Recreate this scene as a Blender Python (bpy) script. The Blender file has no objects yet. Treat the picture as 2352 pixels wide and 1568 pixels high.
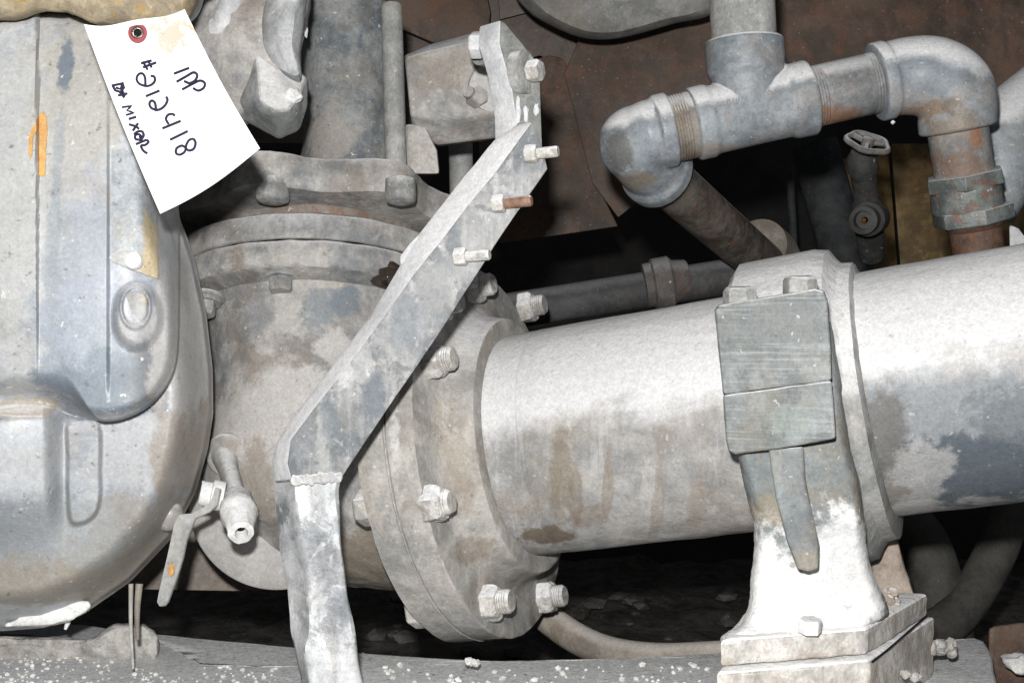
import bpy, bmesh, math, random
from mathutils import Vector, Matrix, noise

random.seed(7)
SC = bpy.context.scene
COL = SC.collection
# ------------------------------------------------------------------ camera, world, flash, exposure
F = 2940.0            # focal length in 2352-px-wide picture units
Z0 = 0.60             # camera height
cam_d = bpy.data.cameras.new('camera'); cam = bpy.data.objects.new('camera', cam_d); COL.objects.link(cam)
cam.location = (0, 0, Z0); cam.rotation_euler = (math.radians(90), 0, 0)
cam_d.sensor_width = 36; cam_d.lens = 36*F/2352; cam_d.clip_start = 0.05; cam_d.clip_end = 50
SC.camera = cam
wd = bpy.data.worlds.new('World'); SC.world = wd; wd.use_nodes = True
bg = wd.node_tree.nodes['Background']; bg.inputs[0].default_value = (0.9, 0.95, 1.0, 1); bg.inputs[1].default_value = 0.08
fl = bpy.data.lights.new('camera_flash', 'POINT'); fl.energy = 49; fl.shadow_soft_size = 0.012; fl.color = (1.0, 0.985, 0.96)
flo = bpy.data.objects.new('camera_flash', fl); COL.objects.link(flo); flo.location = (-0.02, 0.0, Z0+0.07)
SC.view_settings.view_transform = 'Standard'; SC.view_settings.look = 'None'
SC.view_settings.exposure = 0.0; SC.view_settings.gamma = 1.0; SC.view_settings.use_curve_mapping = False
SC.cycles.max_bounces = 5

def P(x, y, d):
    return Vector(((x-1176)/F*d, d, Z0-(y-784)/F*d))
def onplane(x, y, p, n):
    r = P(x, y, 1.0)-Vector((0, 0, Z0)); c = Vector((0, 0, Z0))
    return c + r*((p-c).dot(n)/r.dot(n))

# ------------------------------------------------------------------ materials
class NT:
    def __init__(s, name):
        s.m = bpy.data.materials.new(name); s.m.use_nodes = True; s.t = s.m.node_tree
        s.b = s.t.nodes['Principled BSDF']
        s.pos = s.n('ShaderNodeNewGeometry').outputs['Position']; s.nrm = s.t.nodes[-1].outputs['Normal']
    def n(s, k, **kw):
        x = s.t.nodes.new(k)
        for a, v in kw.items(): setattr(x, a, v)
        return x
    def put(s, sock, v):
        if hasattr(v, 'is_output') or isinstance(v, bpy.types.NodeSocket): s.t.links.new(v, sock)
        elif isinstance(v, tuple) and len(v) == 3 and sock.type == 'RGBA': sock.default_value = (*v, 1)
        else: sock.default_value = v
    def math(s, op, a, b=0.0, c=0.0, clamp=False):
        x = s.n('ShaderNodeMath', operation=op, use_clamp=clamp)
        s.put(x.inputs[0], a); s.put(x.inputs[1], b); s.put(x.inputs[2], c); return x.outputs[0]
    def ramp(s, v, lo, hi, o0=0.0, o1=1.0):
        x = s.n('ShaderNodeMapRange', interpolation_type='SMOOTHSTEP')
        for i, q in enumerate((v, lo, hi, o0, o1)): s.put(x.inputs[i], q)
        return x.outputs[0]
    def mix(s, f, a, b, mode='MIX'):
        x = s.n('ShaderNodeMix', data_type='RGBA', blend_type=mode)
        s.put(x.inputs[0], f); s.put(x.inputs[6], a); s.put(x.inputs[7], b); return x.outputs[2]
    def vmul(s, v, k):
        x = s.n('ShaderNodeVectorMath', operation='MULTIPLY'); s.put(x.inputs[0], v); s.put(x.inputs[1], k); return x.outputs[0]
    def noise(s, scale, detail=6, rough=0.6, vec=None, dist=0.0, off=0.0):
        x = s.n('ShaderNodeTexNoise'); v = vec or s.pos
        if off:
            a = s.n('ShaderNodeVectorMath', operation='ADD'); s.put(a.inputs[0], v); a.inputs[1].default_value = (off, off*1.7, -off); v = a.outputs[0]
        s.t.links.new(v, x.inputs['Vector'])
        x.inputs['Scale'].default_value = scale; x.inputs['Detail'].default_value = detail
        x.inputs['Roughness'].default_value = rough; x.inputs['Distortion'].default_value = dist
        return x.outputs['Fac']

def grimy(name, light, dark, brown=(0.20, 0.16, 0.12), brown_amt=0.3, rust=(0.22, 0.075, 0.03), rust_amt=0.0,
          dust=(0.70, 0.70, 0.71), dust_lo=0.35, dust_hi=0.75, dust_amt=0.9, scale=14.0, rough=0.7, spec=0.35, bump=0.25,
          streak=None, streak_amt=0.0, spots=(), off=0.0, flecks=0.5, grain=0.5, metal=0.0, dvar=0.5, lines=None, dn=(0.0, 0.0, 1.0), mw=0.35, patch=0.38):
    s = NT(name)
    light = tuple(min(.85, c*0.98) for c in light); dark = tuple(c*.82 for c in dark)
    big = s.noise(scale, 7, 0.62, off=off+0.3, dist=0.4)
    med = s.noise(scale*5.5, 6, 0.65, off=off+1.3)
    fine = s.noise(520, 3, 0.75, off=off)
    v = s.math('ADD', s.math('MULTIPLY', big, 1-mw), s.math('MULTIPLY', med, mw))
    col = s.mix(s.ramp(v, 0.40, 0.60), dark, light)
    if streak:
        sv = s.vmul(s.pos, streak); st = s.noise(1.0, 5, 0.7, vec=sv)
        col = s.mix(s.math('MULTIPLY', s.ramp(st, 0.50, 0.64), streak_amt), col, tuple(min(0.8, c*1.6) for c in light))
        st2 = s.noise(1.0, 5, 0.7, vec=sv, off=3.0)
        col = s.mix(s.math('MULTIPLY', s.ramp(st2, 0.5, 0.7), streak_amt*0.6), col, tuple(c*0.6 for c in dark))
    bn = s.noise(scale*1.6, 6, 0.6, off=off+5.0, dist=0.6)
    col = s.mix(s.math('MULTIPLY', s.ramp(bn, 0.47, 0.68), brown_amt), col, brown)
    if patch > 0:
        p1 = s.noise(scale*2.2, 9, 0.68, off=off+31, dist=0.9)
        col = s.mix(s.math('MULTIPLY', s.ramp(p1, 0.53, 0.60), patch*0.75), col, tuple(c*0.72 for c in dark))
        p2 = s.noise(scale*3.1, 9, 0.72, off=off+37, dist=0.5)
        col = s.mix(s.math('MULTIPLY', s.ramp(p2, 0.54, 0.62), patch*0.7), col, tuple(min(.7, c*1.35) for c in light))
        p3 = s.noise(1.0, 6, 0.65, vec=s.vmul(s.pos, (95, 95, 13)), off=off+41)
        col = s.mix(s.math('MULTIPLY', s.ramp(p3, 0.55, 0.66), patch*0.55), col, brown)
    if rust_amt > 0:
        rn = s.noise(scale*4, 7, 0.7, off=off+9.0)
        col = s.mix(s.math('MULTIPLY', s.ramp(rn, 0.53, 0.64), rust_amt), col, rust)
    for (pt, r, c, a) in spots:
        dv = s.n('ShaderNodeVectorMath', operation='SUBTRACT'); s.put(dv.inputs[0], s.pos); dv.inputs[1].default_value = pt
        sc = (1/r, 1/r, 1/r) if not isinstance(r, tuple) else tuple(1/q for q in r)
        mv = s.vmul(dv.outputs[0], sc)
        ln = s.n('ShaderNodeVectorMath', operation='LENGTH'); s.put(ln.inputs[0], mv)
        wob = s.math('ADD', ln.outputs['Value'], s.math('MULTIPLY', s.math('SUBTRACT', s.noise(38, 8, 0.72, off=off+r[0]*9 if isinstance(r, tuple) else off+r*9), 0.5), 2.6))
        col = s.mix(s.math('MULTIPLY', s.ramp(wob, 0.62, 1.02, 1.0, 0.0), a), col, c)
    # dust settled on faces that look up
    sep = s.n('ShaderNodeVectorMath', operation='DOT_PRODUCT'); s.put(sep.inputs[0], s.nrm); sep.inputs[1].default_value = dn
    dz = s.math('ADD', sep.outputs['Value'], s.math('MULTIPLY', s.math('SUBTRACT', s.noise(scale*2.3, 7, 0.7, off=off+7.0), 0.5), dvar))
    df = s.math('MULTIPLY', s.ramp(dz, dust_lo, dust_hi), dust_amt)
    col = s.mix(df, col, dust)
    # grain and flecks
    g = s.math('MULTIPLY', s.ramp(fine, 0.25, 0.75, 1.0-0.26*grain, 1.0+0.26*grain), s.ramp(s.noise(230, 4, 0.75, off=off+21), 0.3, 0.7, 1.0-0.18*grain, 1.0+0.16*grain))
    cb = s.n('ShaderNodeCombineColor'); 
    for i in range(3): s.put(cb.inputs[i], g)
    col = s.mix(1.0, col, cb.outputs[0], 'MULTIPLY')
    if flecks > 0:
        fk = s.noise(230, 2, 0.5, off=off+11); col = s.mix(s.math('MULTIPLY', s.ramp(fk, 0.68, 0.76), flecks), col, (0.62, 0.60, 0.55))
        fk2 = s.noise(160, 3, 0.6, off=off+15); col = s.mix(s.math('MULTIPLY', s.ramp(fk2, 0.64, 0.72), flecks*0.7), col, (0.07, 0.06, 0.055))
    s.put(s.b.inputs['Base Color'], col)
    s.put(s.b.inputs['Roughness'], s.ramp(med, 0.3, 0.7, rough-0.1, min(1.0, rough+0.12)))
    s.b.inputs['Specular IOR Level'].default_value = spec; s.b.inputs['Metallic'].default_value = metal
    h = s.math('ADD', s.math('MULTIPLY', med, 0.7), s.math('MULTIPLY', fine, 0.16))
    h = s.math('ADD', h, s.math('MULTIPLY', s.noise(140, 4, 0.7, off=off+2), 0.35))
    if lines:
        sv = s.vmul(s.pos, lines); h = s.math('ADD', h, s.math('MULTIPLY', s.noise(1.0, 2, 0.5, vec=sv), 0.8))
    bp = s.n('ShaderNodeBump'); bp.inputs['Strength'].default_value = bump; bp.inputs['Distance'].default_value = 0.004
    s.put(bp.inputs['Height'], h); s.put(s.b.inputs['Normal'], bp.outputs[0])
    return s.m

def plain(name, c, rough=0.6, spec=0.4, metal=0.0):
    s = NT(name); n = s.noise(60, 5, 0.6)
    s.put(s.b.inputs['Base Color'], s.mix(s.ramp(n, 0.3, 0.7), tuple(q*0.8 for q in c), c))
    s.b.inputs['Roughness'].default_value = rough; s.b.inputs['Specular IOR Level'].default_value = spec; s.b.inputs['Metallic'].default_value = metal
    return s.m

# ------------------------------------------------------------------ mesh helpers
def spl(pts, n=6, closed=False):
    """Catmull-Rom through tuples/Vectors of any length."""
    out = []; N = len(pts); rng = N if closed else N-1
    for i in range(rng):
        a = pts[(i-1) % N] if closed or i > 0 else pts[0]
        b = pts[i]; c = pts[(i+1) % N]
        d = pts[(i+2) % N] if closed or i+2 < N else pts[-1]
        for k in range(n):
            t = k/n
            out.append(tuple(0.5*((2*b[j])+(-a[j]+c[j])*t+(2*a[j]-5*b[j]+4*c[j]-d[j])*t*t+(-a[j]+3*b[j]-3*c[j]+d[j])*t**3) for j in range(len(b))))
    if not closed: out.append(tuple(pts[-1]))
    return out
def basis(ax):
    ax = ax.normalized(); h = Vector((0, 0, 1)) if abs(ax.z) < 0.9 else Vector((0, 1, 0))
    u = (h-ax*h.dot(ax)).normalized(); return ax, u, ax.cross(u)
def loft(bm, loops, cap0=True, cap1=True):
    L = [[bm.verts.new(p) for p in l] for l in loops]; n = len(L[0])
    for a, b in zip(L, L[1:]):
        for i in range(n):
            bm.faces.new((a[i], a[(i+1) % n], b[(i+1) % n], b[i]))
    if cap0: bm.faces.new(list(reversed(L[0])))
    if cap1: bm.faces.new(L[-1])
    return L
def lathe(bm, p0, ax, prof, seg=64, cap0=True, cap1=True, ph=0.0, rf=None):
    ax, u, v = basis(ax)
    loops = []
    for s_, r in prof:
        lp = []
        for i in range(seg):
            t = 2*math.pi*i/seg+ph; rr = r*(rf(t) if rf else 1.0)
            lp.append(p0+ax*s_+(u*math.cos(t)+v*math.sin(t))*rr)
        loops.append(lp)
    loft(bm, loops, cap0, cap1)
def tube(bm, pts, r, seg=28, caps=True):
    pts = [Vector(p) for p in pts]; n = len(pts); rs = r if isinstance(r, (list, tuple)) else [r]*n
    loops = []; u = None
    for i, p in enumerate(pts):
        t = (pts[min(i+1, n-1)]-pts[max(i-1, 0)]).normalized()
        if u is None: _, u, _v = basis(t)
        u = (u-t*u.dot(t)).normalized(); v = t.cross(u)
        loops.append([p+(u*math.cos(2*math.pi*k/seg)+v*math.sin(2*math.pi*k/seg))*rs[i] for k in range(seg)])
    loft(bm, loops, caps, caps)
def bev(bm, off, seg=2, ang=28):
    bmesh.ops.recalc_face_normals(bm, faces=bm.faces)
    es = [e for e in bm.edges if len(e.link_faces) == 2 and e.calc_face_angle(0) > math.radians(ang)]
    if es: bmesh.ops.bevel(bm, geom=es, offset=off, segments=seg, affect='EDGES', profile=0.6, clamp_overlap=True)
def rough(bm, amp, freq):
    bm.normal_update()
    for v in bm.verts: v.co += v.normal*(noise.fractal(v.co*freq, 0.6, 2.1, 4)*amp)
def newbm(): return bmesh.new()
def obj(name, bm, mat, parent=None, smooth=42, disp=None, remesh=None, edge=None):
    bmesh.ops.recalc_face_normals(bm, faces=bm.faces)
    c = Vector((0, 0, 0))
    if bm.verts:
        lo = Vector([min(v.co[i] for v in bm.verts) for i in range(3)]); hi = Vector([max(v.co[i] for v in bm.verts) for i in range(3)]); c = (lo+hi)/2
    bmesh.ops.translate(bm, verts=bm.verts, vec=-c)
    me = bpy.data.meshes.new(name); bm.to_mesh(me); bm.free()
    me.polygons.foreach_set('use_smooth', [True]*len(me.polygons))
    me.set_sharp_from_angle(angle=math.radians(smooth))
    me.materials.append(mat)
    if edge:
        me.materials.append(edge[0])
        for p in me.polygons:
            if p.normal.dot(edge[1]) > edge[2]: p.material_index = 1
    o = bpy.data.objects.new(name, me); COL.objects.link(o)
    pl = Vector((0, 0, 0)); q = parent
    while q: pl += q.location; q = q.parent
    o.parent = parent; o.location = c-pl
    if remesh:
        m = o.modifiers.new('remesh', 'REMESH'); m.mode = 'VOXEL'; m.voxel_size = remesh[0]; m.use_smooth_shade = True
        m = o.modifiers.new('smooth', 'SMOOTH'); m.factor = .5; m.iterations = remesh[1]
    if disp:
        lv, st, sz = disp
        m = o.modifiers.new('sub', 'SUBSURF'); m.subdivision_type = 'SIMPLE'; m.levels = m.render_levels = lv
        t = bpy.data.textures.new('lumps', 'CLOUDS'); t.noise_scale = sz; t.noise_depth = 3
        m = o.modifiers.new('lump', 'DISPLACE'); m.texture = t; m.strength = st; m.mid_level = 0.5; m.texture_coords = 'GLOBAL'
    return o
def thing(name, label, cat, loc, group=None):
    o = bpy.data.objects.new(name, None); COL.objects.link(o); o.location = loc; o.empty_display_size = 0.02
    o['label'] = label; o['category'] = cat
    if group: o['group'] = group
    return o
def tag(o, label=None, cat=None, group=None, kind=None):
    for k, v in (('label', label), ('category', cat), ('group', group), ('kind', kind)):
        if v: o[k] = v
    return o
def prism(bm, front, back, bevel=0.002, seg=2, ang=28):
    """front/back: lists of (px, py, d)"""
    b2 = newbm(); loft(b2, [[P(*p) for p in back], [P(*p) for p in front]])
    if bevel: bev(b2, bevel, seg, ang)
    me = bpy.data.meshes.new('t'); b2.to_mesh(me); b2.free(); bm.from_mesh(me); bpy.data.meshes.remove(me)
def flat(px, d): return [(x, y, d) for x, y in px]
def puff(bm, outline, levels, center=None, n=5):
    """closed outline in px, levels = [(scale about centre, depth), ...] from back to front"""
    o = spl(outline, n, True) if n > 1 else outline
    cx, cy = center or (sum(p[0] for p in o)/len(o), sum(p[1] for p in o)/len(o))
    loops = [[P(cx+(x-cx)*k, cy+(y-cy)*k, d) for x, y in o] for k, d in levels]
    loft(bm, loops)
def hexn(bm, p, ax, r, h, ph=0.0, cham=0.18):
    b2 = newbm(); lathe(b2, p, ax, [(0, r*0.97), (h*0.08, r), (h*(1-cham), r), (h, r*(1-cham*0.8))], 6, ph=ph); bev(b2, r*0.07, 2)
    me = bpy.data.meshes.new('t'); b2.to_mesh(me); b2.free(); bm.from_mesh(me); bpy.data.meshes.remove(me)
def threads(s0, s1, r, pitch, depth):
    out = []; s_ = s0
    while s_ < s1:
        out += [(s_, r-depth), (s_+pitch*0.5, r)]; s_ += pitch
    return out
def stud(bm, p, ax, r, h):
    lathe(bm, p, ax, threads(0, h-r*0.25, r, r*0.21, r*0.07)+[(h, r*0.82)], 20)
def rock(bm, c, r, sub=2, sq=(1, 1, 1)):
    g = bmesh.ops.create_icosphere(bm, subdivisions=sub, radius=1.0); o = Vector((random.random()*50,)*3)
    for v in g['verts']:
        k = r*(1+0.45*noise.noise(v.co*1.6+o)); v.co = Vector((v.co.x*sq[0]*k, v.co.y*sq[1]*k, v.co.z*sq[2]*k))+c

# ------------------------------------------------------------------ material set
DUST = (0.60, 0.66, 0.665)
A1 = P(1270, 1011, .968); A2 = P(2300, 862, .852); AX = (A2-A1).normalized()
def AP(s): return A1+AX*s
VUP = (Vector((0, 0, 1))-AX*AX.z).normalized(); NEAR = VUP.cross(AX).normalized()
if NEAR.y > 0: NEAR = -NEAR
M = {}
M['pump'] = grimy('pump_grime', (.40, .385, .365), (.205, .215, .225), (.20, .165, .135), .65, dust_lo=.35, dust_hi=.9, dust_amt=.85, scale=13, off=1, rust_amt=.12, bump=.3)
M['pumpb'] = grimy('pump_body_grime', (.40, .385, .365), (.205, .215, .225), (.20, .165, .135), .65, dust=(.52, .505, .49), dust_lo=.28, dust_hi=.5, dust_amt=.9, scale=13, off=1, rust_amt=.12, bump=.3, dvar=.35, spots=[(P(540, 990, .96), (.05, .3, .026), (.43, .415, .40), .9), (P(680, 900, .96), (.035, .3, .026), (.43, .415, .40), .9), (P(770, 800, .96), (.016, .3, .014), (.43, .415, .40), .85), (P(730, 700, .96), (.018, .3, .016), (.17, .195, .215), .8), (P(795, 690, .96), (.012, .3, .013), (.14, .165, .19), .85), (P(590, 720, .96), (.012, .3, .014), (.20, .21, .22), .6), (P(595, 1110, .95), (.018, .2, .035), (.25, .215, .18), .65), (P(850, 1260, .98), (.05, .3, .035), (.20, .165, .125), .8)])
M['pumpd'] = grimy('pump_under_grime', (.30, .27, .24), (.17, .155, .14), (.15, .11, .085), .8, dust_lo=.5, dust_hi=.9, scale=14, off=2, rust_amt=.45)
M['housing'] = grimy('housing_grime_shade', (.46, .475, .49), (.32, .345, .385), (.33, .28, .22), .45, dust_lo=.35, dust_hi=.9, dust_amt=.6, scale=7, off=3, rough=.46, spec=.45, bump=.10, mw=.16, grain=.45, patch=.3, flecks=.7,
    spots=[(P(20, 450, .75), (.024, .2, .15), (.40, .405, .40), .8), (P(170, 180, .76), (.035, .2, .06), (.37, .36, .33), .8), (P(110, 120, .76), (.006, .2, .03), (.13, .16, .20), .9),
     (P(180, 760, .76), (.03, .2, .04), (.27, .31, .36), .6), (P(240, 890, .76), (.05, .2, .026), (.15, .18, .215), .85), (P(350, 880, .76), (.024, .2, .03), (.17, .175, .18), .8), (P(190, 620, .76), (.022, .2, .06), (.32, .35, .40), .6), (P(110, 500, .76), (.005, .2, .08), (.24, .27, .30), .6), (P(255, 760, .76), (.004, .2, .04), (.20, .22, .25), .6),  # dark blue-grey spots paint the cover's lower edge shade; narrow ones follow its steps
     (P(450, 800, .85), (.012, .2, .09), (.44, .43, .42), .7), (P(300, 1060, .8), (.035, .2, .035), (.40, .405, .41), .7), (P(60, 1050, .8), (.03, .2, .03), (.42, .44, .46), .6),
     (P(430, 1080, .85), (.018, .3, .05), (.25, .22, .19), .85), (P(330, 1220, .84), (.05, .3, .03), (.24, .22, .19), .8), (P(180, 1330, .84), (.08, .3, .028), (.25, .22, .18), .85), (P(120, 1220, .82), (.05, .3, .03), (.28, .30, .31), .6), (P(60, 930, .8), (.03, .3, .008), (.30, .25, .19), .7)])
M['headcap'] = grimy('head_cap_grime', (.42, .43, .44), (.22, .235, .24), (.25, .24, .20), .35, dust=(.66, .66, .66), dust_lo=.2, dust_hi=.6, scale=16, off=51, spots=[(P(640, 290, .875), (.03, .2, .012), (.16, .17, .165), .8)])
M['column'] = grimy('column_grime', (.30, .305, .30), (.13, .155, .175), (.20, .17, .14), .4, dust_lo=.5, dust_hi=1, scale=15, off=52, flecks=.9, spots=[(P(745, 300, 1.06), (.03, .3, .03), (.33, .30, .27), .7)])
M['cover'] = grimy('cover_grime', (.42, .45, .49), (.29, .33, .39), (.30, .26, .21), .35, dust_lo=.5, dust_hi=1.0, dust_amt=.7, scale=10, off=4, rough=.48, spec=.5, bump=.14,
    spots=[(P(220, 860, .76), (.06, .1, .03), (.19, .235, .30), .85), (P(170, 150, .74), (.04, .1, .06), (.50, .47, .40), .8), (P(110, 110, .74), (.006, .1, .03), (.14, .17, .21), .9),
           (P(340, 900, .76), (.03, .1, .03), (.24, .25, .27), .7)])
M['coverl'] = grimy('left_cover_grime', (.52, .54, .55), (.36, .40, .45), (.46, .42, .34), .5, dust_lo=.5, dust_hi=1.0, dust_amt=.7, scale=8, off=5, rough=.5, spec=.5, bump=.14)
M['cream'] = grimy('cream_grime', (.40, .335, .23), (.25, .21, .15), (.24, .18, .10), .6, dust_lo=.3, dust_hi=.8, scale=18, off=6, rust=(.36, .22, .05), rust_amt=.5)
M['plate'] = grimy('nameplate_grime', (.40, .42, .44), (.30, .33, .36), (.44, .38, .28), .35, dust_lo=.5, dust_hi=1.0, scale=20, off=7, rough=.5,
    spots=[(P(345, 560, .77), (.008, .1, .05), (.46, .38, .24), .95)], flecks=.8)
M['steel'] = grimy('bracket_steel', (.29, .29, .29), (.12, .135, .15), (.22, .205, .185), .3, dust=(.62, .63, .64), dust_lo=.3, dust_hi=.5, dust_amt=.95, dvar=.3, scale=20, off=8, rough=.6, patch=.85, spec=.5,
    streak=(300, 100, 30), streak_amt=.22, bump=.2, spots=[(P(1042, 555, .795), (.007, .2, .014), (.10, .115, .13), .9), (P(860, 905, .795), (.010, .2, .022), (.10, .115, .14), .85), (P(790, 850, .795), (.007, .2, .012), (.42, .42, .42), .8), (P(700, 1010, .795), (.012, .2, .02), (.17, .18, .19), .7), (P(745, 1010, .795), (.006, .2, .025), (.36, .36, .35), .6), (P(930, 740, .795), (.012, .2, .02), (.15, .17, .19), .7), (P(760, 960, .795), (.008, .2, .02), (.11, .13, .15), .7), (P(830, 830, .795), (.008, .2, .02), (.36, .36, .36), .6)])
M['steelt'] = grimy('upper_bracket_steel', (.215, .22, .21), (.12, .13, .125), (.17, .16, .14), .4, dvar=.2, dust=(.62, .63, .64), dust_lo=.4, dust_hi=.7, dust_amt=.95, scale=22, off=8.6, rough=.6)
M['strip'] = grimy('bracket_edge_dust', (.58, .58, .59), (.48, .49, .51), (.5, .5, .5), .2, dust=(.64, .64, .65), dust_lo=.2, dust_hi=.6, scale=16, off=9, rough=.7, flecks=.1, patch=.15)
M['post'] = grimy('painted_post', (.46, .47, .48), (.17, .185, .205), (.25, .235, .22), .4, dust=(.74, .74, .75), dust_lo=.16, dust_hi=.40, scale=15, off=10, patch=.8, mw=.15, rough=.42, spec=.7, bump=.2,
    streak=(70, 60, 28), streak_amt=.3)
M['weld'] = grimy('weld_bead_paint', (.66, .66, .66), (.48, .48, .48), dust_lo=.2, dust_hi=.6, scale=40, off=11, bump=.8)
M['flange'] = grimy('flange_grime', (.43, .415, .39), (.30, .295, .285), (.25, .205, .16), .6, dust_lo=.45, dust_hi=1.0, dust_amt=.8, scale=13, off=12, bump=.3,
    spots=[(P(1090, 1230, .97), (.018, .2, .012), (.19, .15, .11), .6), (P(965, 960, .97), (.012, .2, .03), (.26, .235, .21), .5), (P(1050, 1080, .97), (.01, .2, .02), (.24, .21, .18), .5), (P(935, 930, .97), (.006, .2, .05), (.58, .58, .58), .6)])
M['pipe'] = grimy('main_pipe_dust', (.40, .39, .38), (.27, .27, .27), (.25, .21, .165), .55, dust=(.585, .585, .592), dust_lo=.02, dust_hi=.32, dust_amt=1.0, scale=11, off=13, patch=.25, dvar=.6, bump=.3, flecks=.35,
    lines=None, streak=(75, 25, 7), streak_amt=.30, spots=[(P(1285, 1100, .9), (.009, .2, .045), (.17, .14, .10), .6), (P(1320, 1130, .9), (.006, .2, .03), (.17, .135, .10), .6), (P(1250, 1222, .93), (.022, .2, .009), (.12, .09, .06), .85), (P(1500, 1130, .9), (.005, .2, .05), (.24, .20, .16), .5), (P(1585, 1150, .9), (.006, .2, .03), (.26, .22, .18), .5), (P(1390, 1100, .9), (.004, .2, .03), (.22, .18, .14), .6),
    (P(1345, 1180, .9), (.014, .2, .011), (.17, .13, .09), .5),
    (P(2190, 960, .8), (.085, .2, .040), (.20, .22, .24), .8), (P(2260, 1080, .8), (.075, .2, .030), (.075, .092, .11), .95), (P(2030, 1010, .8), (.018, .2, .040), (.12, .118, .112), .9), (P(2290, 950, .8), (.03, .2, .02), (.13, .145, .16), .8), (P(2120, 1110, .8), (.022, .2, .03), (.36, .355, .35), .7), (P(2050, 1150, .8), (.02, .2, .012), (.17, .15, .13), .8)])
M['nut'] = grimy('dusty_nut', (.55, .54, .52), (.34, .33, .31), (.33, .27, .21), .4, dust_lo=.15, dust_hi=.6, scale=40, off=14, bump=.4)
M['bolt'] = grimy('grey_bolt', (.36, .36, .35), (.22, .225, .225), (.2, .17, .13), .4, dust_lo=.4, dust_hi=.8, scale=40, off=15)
M['oily'] = plain('oily_bolt', (.035, .025, .018), .3, .7)
M['rustbolt'] = grimy('rusty_thread', (.30, .20, .15), (.20, .11, .07), (.3, .15, .07), .5, dust_lo=.5, dust_hi=.9, scale=60, off=16)
M['cap'] = grimy('clamp_grime', (.245, .262, .265), (.15, .165, .17), (.24, .22, .18), .4, dust_lo=.45, dust_hi=.8, dust_amt=.9, scale=15, off=17, streak=(14, 20, 520), streak_amt=.42, bump=.3,
    spots=[(P(1790, 960, .78), (.018, .2, .012), (.25, .30, .285), .4), (P(1770, 745, .8), (.04, .2, .014), (.17, .18, .18), .8)])
M['ped'] = grimy('pedestal_grime', (.215, .235, .24), (.14, .158, .165), (.26, .20, .12), .5, dust=(.64, .64, .64), dust_lo=.35, dust_hi=.75, dust_amt=.9, dvar=.3, scale=15, off=18, bump=.45, flecks=.4,
    spots=[(P(1740, 1385, .765), (.050, .3, .054), (.64, .635, .63), 1.0), (P(1960, 1330, .765), (.034, .3, .044), (.62, .62, .62), 1.0), (P(1930, 1260, .765), (.018, .3, .030), (.60, .605, .61), 1.0), (P(1850, 1420, .765), (.06, .3, .03), (.65, .65, .645), 1.0), (P(1758, 1160, .8), (.014, .2, .012), (.22, .18, .12), .6)])
M['rib'] = grimy('rib_grime', (.225, .245, .25), (.155, .17, .18), (.26, .21, .15), .3, dust_lo=.45, dust_hi=.8, scale=18, off=19, spots=[(P(1858, 1290, .78), (.02, .2, .012), (.25, .215, .17), .65)])
M['base'] = grimy('base_grime', (.62, .60, .57), (.42, .40, .37), (.34, .28, .21), .65, dust=(.80, .80, .80), dust_lo=.2, dust_hi=.6, dust_amt=1, scale=22, off=20, bump=.45, rust_amt=.25, rust=(.26, .12, .10))
M['brownleg'] = grimy('brown_leg', (.36, .30, .255), (.24, .20, .165), (.3, .18, .1), .4, dust=(.7, .7, .7), dust_lo=.5, dust_hi=.9, scale=20, off=21)
M['collar'] = grimy('collar_dust', (.33, .33, .32), (.23, .24, .24), (.24, .20, .16), .4, dust=(.60, .60, .60), dust_lo=.05, dust_hi=.35, dust_amt=1, scale=16, off=22, bump=.4)
M['galv'] = grimy('galvanised_pipe', (.29, .315, .34), (.19, .215, .24), (.29, .245, .20), .40, dust=(.70, .70, .71), dust_lo=.18, dust_hi=.50, dust_amt=1.0, scale=16, off=23, rust_amt=.10, dvar=.35, rough=.5, spec=.5, bump=.2,
    spots=[(P(1425, 345, .98), (.012, .2, .016), (.11, .11, .105), .85), (P(1460, 405, .98), (.02, .2, .007), (.26, .22, .18), .8), (P(2185, 290, .98), (.02, .2, .012), (.21, .17, .13), .85), (P(2140, 255, .98), (.02, .2, .008), (.24, .17, .12), .8),
     (P(2130, 170, .97), (.035, .2, .018), (.185, .215, .245), .8), (P(2180, 250, .97), (.008, .2, .008), (.13, .11, .09), .8), (P(1740, 345, .98), (.06, .2, .006), (.28, .235, .20), .7), (P(1480, 320, .98), (.012, .2, .02), (.22, .25, .28), .7)])
M['galvr'] = grimy('galvanised_rusty', (.28, .285, .29), (.18, .19, .195), (.29, .22, .16), .6, dust=(.64, .64, .65), dust_lo=.32, dust_hi=.7, dust_amt=.9, scale=20, off=24, rust_amt=.35, rough=.6,
    rust=(.20, .11, .07), spots=[(P(1920, 265, .98), (.025, .2, .010), (.22, .12, .07), .85), (P(1865, 270, .98), (.006, .2, .02), (.24, .14, .08), .8), (P(2210, 380, .98), (.03, .2, .012), (.17, .11, .08), .8), (P(2230, 320, .98), (.006, .2, .01), (.26, .13, .07), .8)])
M['thread'] = grimy('thread_rust', (.25, .235, .21), (.17, .15, .13), (.22, .15, .10), .4, dust=(.64, .64, .64), dust_lo=.25, dust_hi=.5, scale=20, off=25, rust_amt=.3)
M['riser'] = grimy('riser_grey', (.40, .40, .39), (.30, .305, .30), (.33, .31, .28), .4, dust_lo=.5, dust_hi=1, scale=20, off=26, streak=(60, 40, 18), streak_amt=.25)
M['rustpipe'] = grimy('dirty_pipe', (.16, .14, .12), (.065, .057, .05), (.09, .06, .045), .6, dust=(.55, .53, .52), dust_lo=.50, dust_hi=.66, dvar=.25, dust_amt=.9, scale=22, off=27, rust_amt=.3, flecks=.3)
M['redpipe'] = grimy('rust_pipe', (.12, .075, .055), (.07, .04, .028), (.13, .06, .035), .5, dust_lo=.9, dust_hi=1.2, scale=22, off=28, rust_amt=.5)
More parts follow.
